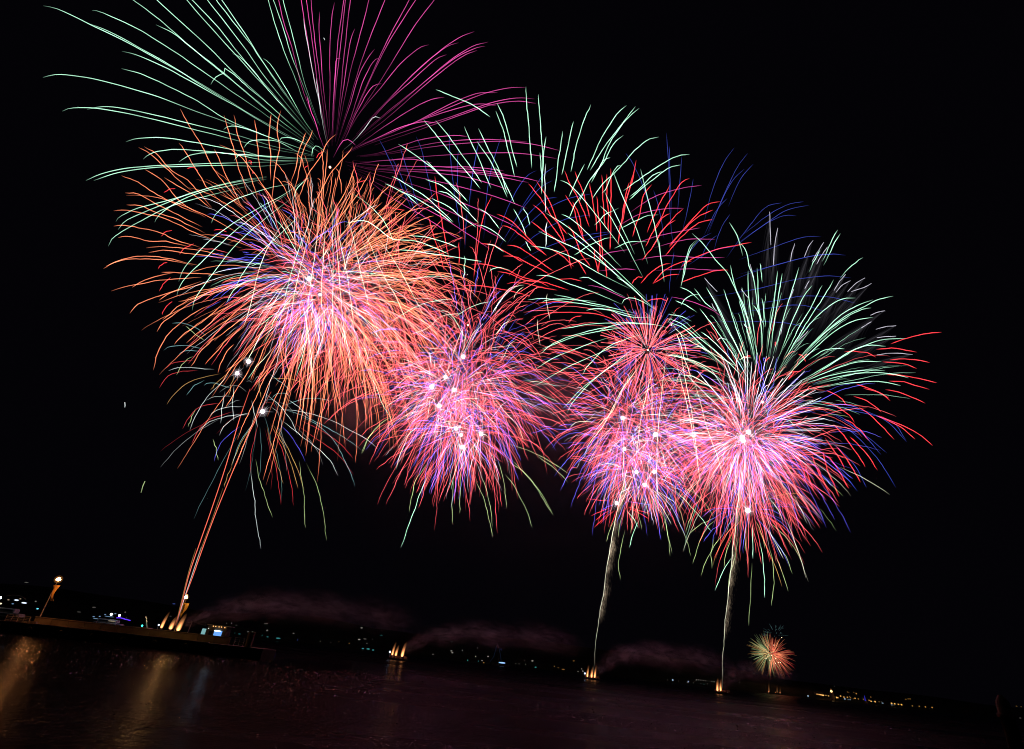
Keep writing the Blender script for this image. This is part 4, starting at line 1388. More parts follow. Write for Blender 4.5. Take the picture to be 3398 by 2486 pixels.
drawn('''
330,130 400,122 500,140 600,165
150,45 300,80 450,115 600,150
0,75 100,68 250,90 400,110 500,125
380,255 450,220 560,205 690,210 780,230
180,235 350,208 550,200 700,212
65,375 150,310 300,255 450,225 560,235
80,345 250,280 400,245 560,225
300,490 330,440 430,340 540,290 640,260
40,460 130,400 300,330 450,280
40,550 100,510 250,430 430,350 540,300
215,700 260,620 380,500 520,390 600,330
195,670 300,560 430,460 570,370
c 230,780 260,750 320,740 390,750
c 350,830 400,760 460,690 540,540 640,400
c 310,940 340,860 420,760 500,600 600,430
c 595,940 620,750 660,560 700,430
c 705,1150 710,1000 715,800 740,560 765,340
c 950,1090 930,950 890,720 850,550 800,350
c 940,1010 905,720 875,560 820,250
c 1080,1080 1040,930 980,760 930,570 900,500
c 1150,440 1000,360 850,270 775,180
1060,480 960,430 860,390 760,370
835,250 860,310 880,400
''', VG, b, C5, Y5, rng, 3.9, 0.85, fi=0.25, amp=1.0)

# --- scarlet streaks in the middle
rng = random.Random(51)
C6, Y6 = (2013, 1010), 330
b = burst('firework_burst', 'fan of wavy scarlet streaks over the middle, crossed by mint arcs', C6, Y6)
drawn('''
830,660 900,740 970,850 1070,970
880,642 950,750 1010,890 1060,1030
860,787 920,840 1000,950 1060,1035
1050,580 1100,690 1140,760 1205,925
1115,585 1160,700 1190,800 1205,870
1058,728 1110,820 1150,960 1205,1040
1100,770 1140,850 1165,995
1205,655 1220,750 1245,880 1250,955
1280,605 1285,700 1290,800 1300,930
1312,600 1310,720 1320,850 1318,960
1336,565 1335,700 1335,850 1330,1065
1248,735 1260,850 1275,980 1285,1140
1490,517 1470,620 1430,760 1405,900
1475,590 1440,720 1400,880 1378,1035
1445,650 1420,760 1395,930
1585,662 1540,720 1510,840 1467,985
1697,668 1650,750 1600,850 1555,960
1815,628 1760,660 1690,770 1650,850 1590,950
1695,840 1650,870 1590,960 1545,1045
1780,815 1720,860 1650,950 1590,1040 1525,1130
1730,880 1660,930 1580,1060
2005,768 1920,790 1830,880 1760,960 1690,1050
1960,820 1870,860 1770,950 1690,1040
1955,880 1870,900 1770,980 1665,1100
1073,912 1110,970 1150,1080 1210,1165
1258,990 1270,1060 1262,1170 1262,1200
1300,1130 1305,1180 1312,1235
1228,1045 1240,1120 1262,1210
1098,1110 1140,1140 1185,1215
963,1055 1010,1080 1060,1120 1110,1165
640,845 720,880 800,960 900,1060 945,1100
670,915 740,940 840,1020 940,1095
845,890 900,930 1000,1000 1070,1080 1095,1180
700,1035 780,1050 880,1120 987,1195
680,1100 760,1110 860,1160 960,1210
540,1025 620,1035 700,1080 800,1140
2195,1018 2100,1035 1950,1070 1830,1120 1760,1170
2050,1187 1950,1195 1850,1230 1760,1262
1830,1132 1760,1140 1660,1190 1590,1270
1700,1145 1640,1160 1580,1200 1515,1270
1755,1213 1680,1220 1590,1270
1530,1228 1490,1235 1462,1272
1680,1375 1640,1362 1590,1365 1550,1380
''', VF, b, C6, Y6, rng, 4.6, 1.15, fi=0.05, amp=1.6, default='r')

# --- magenta arcs behind the middle
rng = random.Random(52)
b = burst('firework_burst', 'few magenta arcs running flat among the scarlet streaks', (1900, 1000), 340)
drawn('''
1890,670 1760,690 1600,740 1430,850
1780,810 1650,815 1500,850 1350,940
1880,930 1760,950 1600,985 1450,1040
2030,1110 1850,1110 1650,1100 1450,1135
1970,1000 1800,1000 1600,1050
1490,1185 1400,1180 1260,1190
2010,1190 1800,1180 1600,1190
1195,1280 1280,1295 1400,1350 1500,1380
1700,1350 1800,1370 1950,1430 2050,1500
1245,1115 1330,1080 1460,1060
''', VF, b, (1900, 1000), 340, rng, 3.6, 0.8, fi=0.3, amp=1.0, default='m')

# --- thin blue shells
rng = random.Random(61)
b = burst('firework_burst', 'thin deep blue threads rising over the third burst from the left and fanning right', (2150, 1030), 345)
drawn('''
1672,350 1685,500 1690,650 1700,900 1720,1080
1690,430 1695,600 1705,850
1767,495 1755,650 1740,850
1838,630 1810,780 1770,960
2088,440 2030,520 1960,680 1900,900
2168,475 2100,570 2010,760 1930,960
2150,570 2070,650 1980,830 1920,970
2203,540 2120,640 2050,800
2045,750 1980,820 1900,980
1425,475 1470,540 1540,700 1600,900
1595,700 1630,820 1660,1000
1720,1075 1700,1200 1690,1330
1950,960 1880,1000 1800,1100 1730,1250
1345,960 1200,1000 1050,1080
2100,1040 1950,1070 1800,1160
''', VF, b, (2150, 1030), 345, rng, 2.6, 0.75, fi=0.35, amp=0.8, default='f')
drawn('''
735,38 650,60 560,160 430,340
855,32 760,50 640,120 500,230
885,50 760,80 620,170 480,270
815,110 740,110 620,170 450,300
950,225 860,225 720,270 500,350
1085,325 1000,320 850,340 600,410 450,470
1040,318 900,330 700,380 500,430
1115,450 980,440 800,460 600,510 300,560
1140,590 1000,555 850,550 700,575 500,600
980,640 850,600 700,610 450,650
900,740 780,700 600,690 350,690
450,100 400,180 360,300
380,215 330,260 290,350
''', VH, b, (2150, 1030), 345, rng, 2.6, 0.75, fi=0.35, amp=0.8, default='f')
b = burst('firework_burst', 'thin deep blue threads rising above the second burst from the left', (1540, 980), 310)
drawn('''
350,340 355,480 380,700 410,900 420,1050
148,373 180,450 220,620 270,850
50,440 90,560 150,760 210,900
0,500 60,620 130,800 200,960
540,375 510,500 480,700 460,900
668,368 620,520 580,720 560,1000
405,450 400,600 410,800
525,425 490,620 480,760
885,580 830,610 760,700 690,850 620,1050
980,640 900,690 800,810 700,970 640,1080
1008,745 930,760 820,860 700,1030
455,840 450,950 445,1060
990,560 930,600 860,700 760,860
-80,385 -30,480 60,680 150,880
1230,720 1050,760 900,850 720,1020
1220,850 1050,880 900,960 740,1080
1350,950 1150,980 960,1040 760,1140
530,1150 540,1130 500,1300
''', VF, b, (1540, 980), 310, rng, 2.6, 0.75, fi=0.35, amp=0.8, default='f')

# --- second burst: rose, blue, lime
rng = random.Random(71)
C7, Y7 = (1530, 1240), 300
b = burst('firework_burst', 'tall rose red burst second from the left, packed with white flashes', C7, Y7)
drawn('''
r1.2 262,612 275,720 300,870 330,1020 350,1130
r1.2 610,738 570,820 530,1000 500,1230
r1.2 222,860 250,960 290,1080 320,1190
r1.2 408,1015 412,1100 410,1160
r1.2 485,1155 560,1150 680,1180 800,1230 900,1260 960,1290
r1.2 640,1195 720,1210 820,1250 940,1265 1080,1310
r1.2 850,1475 950,1450 1100,1445 1250,1455 1380,1500
r1.2 420,1280 560,1285 700,1310 830,1340
r1.2 880,1390 1000,1380 1110,1390
r1.2 1075,1510 1110,1475 1160,1465
r 700,1270 780,1260 900,1290 1010,1310
r 1000,1245 1090,1240 1160,1255
''', VF, b, C7, Y7, rng, 4.2, 0.9, fi=0.12, amp=1.2, default='r')
cluster(b, [(1537, 1184), (1500, 1294), (1458, 1340), (1540, 1430), (1600, 1240), (1440, 1200), (1560, 1080), (1600, 1370), (1650, 1170), (1480, 1440), (1390, 1250), (1560, 1300)], Y7, rng, 'p', 60, 425, 2.7, 1.0, 22, t0=(0.03, 0.5), t1=(0.55, 1.05), drop=0.27, amp=1.8)
for x, y, d in ((1537, 1184, 17), (1433, 1284, 19), (1507, 1294, 17), (1458, 1347, 18), (1514, 1422, 16), (1530, 1443, 14), (1596, 1440, 18), (1535, 1484, 18), (1478, 1252, 14)):
    flash(b, x, y, Y7, d)
flash(b, 1553, 1079, Y7, 9, FLASH_DIM)
b = burst('firework_burst', 'pale threads knotted round the flashes of the second burst from the left', (1520, 1330), Y7 - 3)
cluster(b, [(1537, 1184), (1433, 1284), (1507, 1294), (1458, 1347), (1514, 1422), (1596, 1440)], Y7 - 3, rng, 'lplcl', 42, 240, 2.3, 0.95, 10, t0=(0.05, 0.45), t1=(0.5, 1.0), drop=0.25, amp=1.6)
b = burst('firework_burst', 'violet blue burst inside the second burst from the left', (1540, 1300), Y7 + 6)
cluster(b, [(1537, 1184), (1507, 1294), (1458, 1347), (1560, 1330), (1530, 1440), (1600, 1260)], Y7 + 6, rng, 'b', 36, 350, 2.5, 1.25, 15, t0=(0.03, 0.5), t1=(0.55, 1.05), drop=0.27, amp=1.8)
b = burst('firework_burst', 'lime and mint threads hanging below and across the second burst from the left', (1530, 1340), Y7 - 8)
drawn('''
g1.3 400,1598 430,1510 470,1400 520,1260 560,1170
y1.2 448,1390 465,1290 490,1200 560,1100
y 698,1465 695,1360 705,1200
y 740,1400 742,1280 745,1150
y 928,1540 910,1430 880,1320 830,1200
y 930,1475 905,1300 860,1170
y 1010,1370 1000,1260 985,1170 960,1090
y 1160,1478 1120,1370 1060,1250 1000,1170
y 1280,1410 1200,1280 1120,1170 1030,1080
y 1275,1390 1150,1200 1000,1080
y 1380,1175 1280,1110 1150,1040 1000,990
y 1365,1220 1300,1150 1180,1060
g 370,1150 400,1050 450,940 520,880
c 1110,985 1080,900 1010,820 930,725
g 690,1260 720,1130 760,1030
y 170,1055 210,970 260,900 360,830
g 350,860 300,780 250,650 200,560
c 360,680 400,640 440,610 510,600
g 620,225 680,240 740,330 790,420
g 920,175 820,200 700,270
g 340,290 480,210 600,170 720,160
g 440,50 560,30 730,30
c 855,330 820,350 790,420 740,500
c 760,330 720,420 690,520 660,600
g 1105,632 1200,640 1310,665
g 1110,700 1200,710 1320,760
c 625,875 700,865 800,890
c 1065,400 1030,420 1000,480 970,530
c 940,240 970,170 1030,100 1110,80
c 1050,160 1070,120 1110,90
c 1190,275 1190,340 1205,430
c 1245,130 1240,170 1260,280
c 450,370 550,330 640,260 760,240
''', VE, b, (1530, 1340), Y7 - 8, rng, 3.2, 0.75, fi=0.15, amp=1.2, default='y')

# --- third burst
rng = random.Random(81)
C8, Y8 = (2090, 1420), 345
b = burst('firework_burst', 'rose red burst third from the left, above the twisted gold rocket column', C8, Y8)
cluster(b, [(2066, 1387), (2165, 1440), (2075, 1490), (2130, 1560), (2010, 1400), (2230, 1400), (2110, 1320), (2190, 1510), (2040, 1570), (2260, 1480), (2150, 1235), (2090, 1260)], Y8, rng, 'p', 56, 335, 2.6, 1.0, 22, t0=(0.03, 0.5), t1=(0.55, 1.05), drop=0.27, amp=1.8)
for x, y, d in ((2066, 1387, 16), (2175, 1442, 18), (2072, 1490, 14), (2112, 1567, 15), (2171, 1566, 14), (2139, 1609, 16)):
    flash(b, x, y, Y8, d)
b = burst('firework_burst', 'pale threads knotted round the flashes of the third burst from the left', (2110, 1460), Y8 - 3)
cluster(b, [(2066, 1387), (2175, 1442), (2072, 1490), (2112, 1567), (2139, 1609)], Y8 - 3, rng, 'lplcl', 42, 220, 2.3, 0.95, 10, t0=(0.05, 0.45), t1=(0.5, 1.0), drop=0.25, amp=1.6)
b = burst('firework_burst', 'violet blue burst inside the third burst from the left', (2090, 1440), Y8 + 6)
cluster(b, [(2066, 1387), (2075, 1490), (2130, 1400), (2140, 1560), (2020, 1450), (2175, 1470)], Y8 + 6, rng, 'b', 36, 310, 2.5, 1.25, 15, t0=(0.03, 0.5), t1=(0.55, 1.05), drop=0.27, amp=1.8)
b = burst('firework_burst', 'crisp little red star burst with straight rays above the third burst', (2150, 1160), Y8 - 5)
shell(b, (2150, 1160), Y8 - 5, rng, 'p', 100, 172, 3.6, 1.1, t0=(0.04, 0.25), t1=(0.9, 1.0), drop=0.02, amp=0.2, fi=0.0, fo=0.0, spread=0.08)
shell(b, (2150, 1160), Y8 - 5, rng, 'l', 20, 120, 2.4, 0.4, t0=(0.05, 0.1), t1=(0.9, 1.0), drop=0.02, amp=0.1, fi=0.0, fo=0.3, spread=0.2, cap=8)
flash(b, 2150, 1162, Y8 - 5, 9, FLASH_DIM)
flash(b, 2228, 1079, Y8 - 5, 8, FLASH_DIM)
b = burst('firework_burst', 'crisp deep blue star burst standing behind the little red one', (2158, 1120), Y8 + 4)
shell(b, (2160, 1130), Y8 + 4, rng, 'b', 70, 165, 2.8, 0.5, t0=(0.25, 0.4), t1=(0.85, 1.0), drop=0.02, amp=0.2, fi=0.0, fo=0.0, spread=0.12)
b = burst('firework_burst', 'small red burst with bent rays lowest in the third burst, beside the gold column', (2046, 1670), Y8 - 12)
drawn('''
142,265 220,230 300,200
178,303 240,250 310,215
212,330 270,270 330,220
165,360 225,300 280,240
597,290 520,240 430,205
610,250 500,215 420,190
105,130 200,140 300,150
g 515,360 480,290 420,220
b 225,220 270,195 320,180
b 635,185 520,165 420,150
400,95 375,120 360,140
290,355 320,290 340,220
''', VK, b, (2046, 1670), Y8 - 12, rng, 3.2, 0.9, fi=0.2, amp=0.6, default='r')
flash(b, 2046, 1670, Y8 - 12, 15)
b = burst('firework_burst', 'lime threads hanging from the third burst', (2120, 1560), Y8 - 8)
drawn('''
375,770 358,640 380,520 410,370
g1.4 445,515 465,430 500,340 520,300
263,470 290,380 330,290
358,438 370,330 400,240
453,405 470,280 475,150
545,375 520,270 490,130
765,580 750,450 720,250
780,560 745,400 700,180
930,580 880,420 800,240 740,120
c 775,335 720,230 660,140
715,275 650,160 590,60
235,185 250,110 290,20
g1.2 1090,390 980,250 850,110 800,60
1105,275 1050,180 960,90 830,30
g 650,155 665,60 670,-40
880,355 850,250 790,120
''', VK, b, (2120, 1560), Y8 - 8, rng, 2.9, 0.7, fi=0.2, amp=1.2, default='y')

# --- fourth burst
rng = random.Random(91)
C9, Y9 = (2470, 1445), 330
b = burst('firework_burst', 'rose red burst rightmost of the four, over the straight silver rocket column', C9, Y9)
cluster(b, [(2465, 1450), (2484, 1434), (2430, 1480), (2500, 1520), (2540, 1450), (2400, 1420), (2470, 1580), (2560, 1540), (2500, 1370), (2390, 1530)], Y9, rng, 'p', 64, 355, 2.6, 1.0, 22, t0=(0.03, 0.5), t1=(0.55, 1.05), drop=0.27, amp=1.8)
for x, y, d in ((2463, 1452, 20), (2466, 1463, 18), (2484, 1434, 20), (2531, 1335, 8)):
    flash(b, x, y, Y9, d)
b = burst('firework_burst', 'pale threads knotted round the two brightest flashes of the rightmost burst', (2472, 1448), Y9 - 3)
cluster(b, [(2463, 1452), (2484, 1434), (2470, 1470)], Y9 - 3, rng, 'lpl', 80, 260, 2.3, 0.95, 10, t0=(0.05, 0.45), t1=(0.5, 1.0), drop=0.25, amp=1.6)
b = burst('firework_burst', 'violet blue burst inside the rightmost burst', (2480, 1450), Y9 + 6)
cluster(b, [(2470, 1440), (2490, 1430), (2520, 1500), (2430, 1480), (2560, 1420)], Y9 + 6, rng, 'b', 38, 330, 2.5, 1.2, 15, t0=(0.03, 0.5), t1=(0.55, 1.05), drop=0.27, amp=1.8)
rng = random.Random(92)
b = burst('firework_burst', 'straight pale needles bursting from the two brightest flashes on the right', (2478, 1440), Y9 - 4)
drawn('''
950,1105 800,1175 640,1250
945,1160 800,1200 660,1245
968,1222 820,1250 660,1275
965,1275 840,1280 700,1285
950,1288 830,1288 720,1290
960,1340 850,1325 720,1310
945,1405 820,1365 700,1325
920,1065 800,1130 640,1225
880,1060 770,1130 640,1215
845,1015 740,1110 620,1220
790,965 700,1080 600,1210
740,1000 680,1090 590,1220
700,960 640,1090 575,1220
400,870 450,1000 520,1180
480,870 500,1000 535,1180
545,850 545,1000 550,1180
600,860 585,1000 560,1190
650,880 620,1000 570,1200
455,1010 500,1100 535,1200
350,955 430,1080 510,1220
270,960 370,1080 490,1230
310,1010 400,1110 500,1230
215,985 330,1100 470,1240
840,1430 760,1380 660,1330
890,1365 780,1335 680,1310
640,1405 600,1360 575,1320
530,880 535,1020 545,1150
570,910 560,1040 552,1150
430,900 480,1040 525,1170
690,880 640,1020 580,1180
860,960 760,1060 640,1190
905,1120 780,1180 650,1245
''', VH, b, (2478, 1440), Y9 - 4, rng, 3.6, 0.85, fi=0.35, fo=0.0, amp=0.0, default='l')
rng = random.Random(93)
b = burst('firework_burst', 'mint fan burst standing above the rightmost rose burst', (2525, 1330), Y9 + 14)
drawn('''
445,145 490,220 520,330
500,250 540,310 555,390 580,450 600,600 625,750 630,880
240,205 300,260 370,350 440,430 500,560 560,720 610,900
180,500 200,420 230,300 280,238
615,370 620,410 628,475
450,378 480,500 530,620 570,780 590,900
550,410 552,550 590,800 600,900
600,395 605,560 620,720 625,880
710,410 695,560 675,700 650,880
738,425 715,550 690,720 665,900
828,390 790,520 740,680 700,860
900,490 850,560 790,690 720,880
955,490 900,600 830,720 740,900
1018,460 960,560 880,680 790,830 700,980
1040,185 1000,260 980,310 955,360
1057,207 1020,260 1000,310 962,382
945,295 910,360 882,420
1180,337 1120,380 1085,415 1052,453
1345,550 1260,570 1200,600 1100,650 980,740 850,880
1235,570 1150,600 1050,660 930,780 800,920
1140,560 1070,565 1000,600 900,690 780,850
1225,615 1170,625 1080,670 950,770 820,900
1235,665 1120,690 1000,760 850,900 700,1050
1415,783 1330,785 1240,800 1100,860 950,950 780,1050
1305,825 1220,820 1120,850 950,960 830,1030
1280,908 1160,910 1050,940 900,1000 800,1050
1300,960 1200,955 1070,970 950,1000 830,1040
1430,998 1330,975 1200,970 1050,990 900,1030
1385,1040 1300,1022 1200,1018 1080,1030 940,1052
1080,840 1000,838 940,860 880,900
150,575 210,600 270,640
175,500 230,525 290,580
255,508 310,580 375,635
320,500 370,590 430,720 500,850 570,1000
325,510 390,620 460,770 540,940
415,510 450,620 510,800 570,960
500,570 530,680 570,830 600,950
180,600 210,560 260,540 290,550
285,618 340,690 420,800 500,920 580,1050
105,672 180,700 270,770 380,860 480,950 580,1070
110,690 200,730 330,850 450,960
110,650 180,660 240,688
290,745 350,790 440,880 530,990
85,870 150,880 250,910 350,970 450,1050
190,985 250,990 300,1020 380,1080
625,560 640,660 645,720
580,600 610,650 640,720
c 155,750 180,820 210,920 260,1060
c 500,805 515,850 530,900 540,980
c 245,830 290,830 350,870
w 380,795 400,780 440,790
c 500,900 530,885 570,890
w 525,700 535,715 550,725
''', VH, b, (2525, 1330), Y9 + 14, rng, 4.3, 1.0, fi=0.4, amp=1.1)
rng = random.Random(94)
b = burst('firework_burst', 'scarlet streaks arching out at the far right edge of the display', (2520, 1290), Y9 + 20)
drawn('''
1610,748 1560,750 1440,775 1330,812
1475,858 1400,843 1340,835 1250,842
1545,915 1480,900 1400,895 1325,898
1475,947 1400,920 1285,910
1250,885 1200,860 1130,853 1075,855
1585,1025 1500,1005 1400,985 1305,980
1543,1062 1470,1040 1400,1020 1320,1015
1520,1137 1450,1105 1370,1075 1300,1062
1330,1125 1290,1090 1210,1055 1140,1030
1320,1110 1260,1075 1180,1055
1090,1150 1060,1110 1020,1085 978,1068
1280,1187 1240,1150 1180,1115 1125,1098
1350,1335 1280,1260 1210,1195 1155,1158
1465,1335 1390,1270 1310,1230 1250,1203
1562,1370 1490,1310 1400,1260 1320,1230 1265,1205
1135,1245 1090,1190 1010,1145 950,1133
1215,1345 1160,1280 1110,1240 1075,1225
1260,1505 1210,1430 1160,1370 1105,1320
1195,1490 1150,1420 1100,1350 1070,1310 1015,1250
1165,1570 1120,1490 1080,1430 1030,1370
1080,1500 1050,1440 1000,1370 970,1325
1100,1605 1060,1530 1000,1440 970,1430
1050,1650 1010,1560 980,1490 960,1400
955,1560 920,1480 900,1420
870,1580 850,1500 820,1420
865,910 850,880 825,868
530,895 540,880 565,878
700,825 698,810 702,800
645,910 655,895 670,885
770,1010 800,970 840,960
755,990 790,965 825,965
1000,1640 960,1560 930,1480
910,1620 880,1540 860,1470
''', VH, b, (2520, 1290), Y9 + 20, rng, 4.3, 1.15, fi=0.06, amp=1.2, default='r')
drawn('''
1420,1350 1300,1230 1150,1170 950,1150
1360,1600 1250,1430 1100,1280 970,1210
1310,1410 1200,1320 1050,1210 900,1170
1150,1620 1050,1500 950,1400
1415,1340 1340,1240 1180,1190 1000,1160
1200,1600 1120,1460 980,1330
1280,1420 1160,1290 1000,1190
''', VH, b, (2520, 1290), Y9 + 20, rng, 2.8, 0.85, fi=0.3, amp=0.8, default='f')
rng = random.Random(95)
b = burst('firework_burst', 'small rose, lime and blue burst drooping from the low flash on the right', (2482, 1695), Y9 - 12)
drawn('''
g1.3 1115,855 1150,760 1200,660 1245,590
1003,735 1050,610 1110,500 1200,380
940,640 990,480 1050,360 1130,290
1095,680 1085,560 1110,430
1185,680 1200,560 1250,430
1215,890 1230,740 1270,590 1300,430
g1.4 1413,600 1412,480 1405,330
g1.4 1505,910 1500,740 1490,600 1470,470
y0.7 1378,1125 1390,950 1400,750 1405,630
1557,970 1575,800 1570,640 1540,500
c 1652,600 1590,480 1530,360
1355,545 1350,420 1360,330
1508,520 1480,400 1430,300
r 1150,620 1200,500 1260,370 1330,290
r 1110,600 1180,440 1280,320
r 985,490 1030,380 1080,280
r 920,370 970,230 1020,100
b 1025,470 1080,390 1180,310
b 1010,280 1080,220 1180,205 1300,215
r 1010,235 1120,195 1240,200 1330,215
b 1652,270 1560,220 1450,212
r 1640,350 1560,290 1450,240
r 1560,620 1510,480 1440,310
p 1480,640 1450,500 1400,320
910,410 990,340 1110,280
885,400 910,310 960,200
g 1652,310 1600,200 1520,110
t 1280,235 1240,300 1200,400
y 1720,720 1680,600 1600,480 1500,340
y 1800,640 1740,520 1640,400 1520,300
y 1690,860 1640,700 1580,560
''', VK, b, (2482, 1695), Y9 - 12, rng, 3.0, 0.75, fi=0.2, amp=1.2, default='y')
shell(b, (2482, 1695), Y9 - 12, rng, 'ppbd', 44, 185, 2.8, 0.6, t0=(0.05, 0.25), t1=(0.7, 1.05), drop=0.5, cap=40)
flash(b, 2482, 1695, Y9 - 12, 21)
b = burst('firework_burst', 'lime and cream threads crossing the rightmost rose burst', (2480, 1480), Y9 - 8)
shell(b, (2480, 1470), Y9 - 8, rng, 'ccyg', 40, 360, 3.0, 0.6, t0=(0.3, 0.6), t1=(0.7, 1.05), drop=0.4, amp=1.6)

# --- silver brocade comets
rng = random.Random(97)
C10, Y10 = (2525, 1330), Y9 + 30
b = burst('firework_burst', 'ghostly silver feathers spraying out behind the mint fan on the right', C10, Y10)
heads = ['668,88 670,180 674,270', '712,175 695,270 688,380', '805,262 790,310 780,360', '905,245 880,280 858,335', '965,255 935,300 900,360',
         '985,280 950,330 925,375', '885,465 870,490 860,510', '310,450 345,490 380,525', '510,510 530,535 550,560', '800,510 790,535 780,560',
         '1110,465 1065,490 1030,530', '1190,450 1140,480 1095,525', '1225,480 1190,500 1115,525', '1300,630 1260,638 1220,655',
         '1225,690 1200,705 1170,725', '1360,712 1300,718 1250,732', '1450,870 1350,862 1255,872', '1360,770 1300,772 1255,778', '560,375 572,420 580,450',
         '350,590 365,620 378,632', '740,680 735,720 728,760', '880,740 850,770 820,800', '1085,430 1050,470 1020,520']
drawn('\n'.join(heads), VH, b, C10, Y10, rng, 3.6, 0.62, fi=0.0, fo=0.0, amp=0.6, default='s', R=640)
fan = []
Cv = at(C10[0], C10[1], Y10)
for h in heads:
    pts = [tuple(float(v) for v in w.split(',')) for w in h.split()]
    hx, hy = VH[0] + pts[0][0] / VH[2], VH[1] + pts[0][1] / VH[2]
    dx, dy = C10[0] - hx, C10[1] - hy
    dl = math.hypot(dx, dy)
    zt = rng.choice((-1, 1)) * math.sqrt(max(0, 640 ** 2 - dl ** 2)) * depth(Cv) / FPX * 0.8
    for j in range(64):
        s0 = rng.uniform(0.0, 0.42) * dl
        ln = rng.uniform(60, 190)
        a = rng.uniform(-0.10, 0.30)
        ca, sa = math.cos(a), math.sin(a) * (1 if dx < 0 else -1)
        ux, uy = dx / dl, dy / dl
        vx, vy = ux * ca - uy * sa, ux * sa + uy * ca
        x0, y0 = hx + ux * s0 * 0.6, hy + uy * s0 * 0.6
        P = []
        for i in range(7):
            t = i / 6
            x, y = x0 + vx * ln * t + 14 * t * t, y0 + vy * ln * t + 34 * t * t
            r = math.hypot(x - C10[0], y - C10[1])
            P.append(at(x, y, Y10 + zt * r / dl))
        br = 0.028 * rng.uniform(0.2, 1.2)
        fan.append((P, [0.5 * 3.0 * depth(p) / FPX for p in P], [br * max(0.0, 1 - i / 6) for i in range(7)]))
o = trail_mesh('spark_drift', fan, SPARK['s'], b, Cv, core=False); o['kind'] = 'stuff'

# --- hair-thin fainter stars between the bright ones
rng = random.Random(131)
KW = dict(t0=(0.02, 0.55), t1=(0.5, 1.0), drop=0.2, amp=2.2, squash=0.85)
for lab, cen, Yh, cs in (
        ('hair thin faint threads filling the orange burst', (1060, 950), Y2 + 5, (((1000, 920), 'ool', 90, 480), ((1130, 950), 'oolp', 130, 430), ((1250, 1000), 'opl', 110, 360), ((1080, 1020), 'opb', 90, 310))),
        ('hair thin faint threads filling the second burst from the left', (1530, 1290), Y7 + 10, (((1537, 1190), 'pplb', 120, 420), ((1480, 1320), 'pplb', 110, 360), ((1590, 1290), 'pplb', 110, 380), ((1530, 1430), 'ppl', 80, 270))),
        ('hair thin faint threads filling the third burst from the left', (2100, 1430), Y8 + 10, (((2070, 1390), 'pplb', 110, 330), ((2170, 1440), 'pplb', 110, 320), ((2110, 1560), 'pplb', 90, 240), ((2150, 1170), 'plb', 90, 200))),
        ('hair thin faint threads filling the rightmost rose burst', (2480, 1450), Y9 + 10, (((2465, 1450), 'pplb', 130, 400), ((2500, 1500), 'pplb', 110, 330), ((2440, 1520), 'ppl', 90, 290)))):
    b = burst('firework_burst', lab, cen, Yh)
    for c_, col_, n_, R_ in cs:
        shell(b, c_, Yh + rng.uniform(-15, 15), rng, col_, n_, R_ * 0.9, 1.7, 0.72, cap=12, **KW)
b = burst('firework_burst', 'hair thin mint threads between the rays of the mint fan on the right', (2525, 1340), Y9 + 16)
shell(b, (2525, 1340), Y9 + 16, rng, 'g', 90, 430, 1.8, 0.6, t0=(0.1, 0.5), t1=(0.6, 1.0), drop=0.18, amp=1.4, mask=lambda d, r: d.z > 0.1, cap=90)

# --- rocket columns
def column(label, pix, Y, rng, core='w', drift=1.0, seed=1, b0=1.0):
    Pp = [Vector((x, y, 0)) for x, y in pix]
    base = at(pix[0][0], pix[0][1], Y)
    t = empty('rocket_column', base, label, 'rocket trail', 'sparkling rocket columns rising from the barges')
    n = 40
    Q = spline(Pp, n)
    Q = [p + Vector((0.9 * math.sin(i * 0.9) + rng.uniform(-1.0, 1.0), 0, 0)) for i, p in enumerate(Q)]
    pts = [at(p.x, p.y, Y) for p in Q]
    burn = [b0 * rng.uniform(0.55, 1.1) * (0.06 if i < 3 else min(1.0, 0.15 + i / n * 1.6)) for i in range(n)]
    rad = [0.5 * (2.0 + 2.4 * i / n) * depth(p) / FPX for i, p in enumerate(pts)]
    trail_mesh('rocket_trail', [(pts, rad, burn)], SPARK[core], t, base)
    dr = []
    for j in range(int(2200 * drift)):
        u = rng.uniform(0.22, 1.0) ** 0.9
        q = u * (n - 1)
        p = Q[int(q)].lerp(Q[min(n - 1, int(q) + 1)], q - int(q))
        g_ = 0.6 + 0.5 * math.sin(u * 23) + 0.4 * math.sin(u * 61 + 1)
        dx = abs(rng.gauss(0, 1)) * (1.5 + 8.0 * math.sin(math.pi * min(1, u * 0.85)))
        dy = rng.uniform(-4, 10)
        ln = rng.uniform(4, 16)
        a, c = at(p.x + dx, p.y + dy, Y + rng.uniform(-2, 2)), at(p.x + dx + rng.uniform(0.5, 3), p.y + dy + ln, Y)
        br = 0.95 * rng.uniform(0.2, 1.3) * min(1, (u - 0.2) * 3) * max(0.25, g_) * math.exp(-dx / 13)
        r_ = 0.5 * 1.5 * depth(a) / FPX
        dr.append(([a, (a + c) / 2, c], [r_, r_, r_], [br, br, br * 0.2]))
    o = trail_mesh('spark_drift', dr, SPARK['h'], t, base, core=False); o['kind'] = 'stuff'
    return t
rng = random.Random(101)
column('twisted gold and silver rocket column under the third burst', [(1968, 2235), (1972, 2190), (1984, 2075), (2000, 1985), (2016, 1870), (2028, 1800), (2042, 1720), (2052, 1680), (2066, 1620), (2080, 1560)], 351, rng, 'c', 1.1, b0=1.1)
column('straight silver rocket column under the rightmost burst', [(2396, 2285), (2398, 2200), (2402, 2130), (2408, 2050), (2418, 1960), (2428, 1860), (2436, 1790), (2442, 1730), (2450, 1650), (2455, 1600)], 331, rng, 'c', 0.8, b0=1.2)
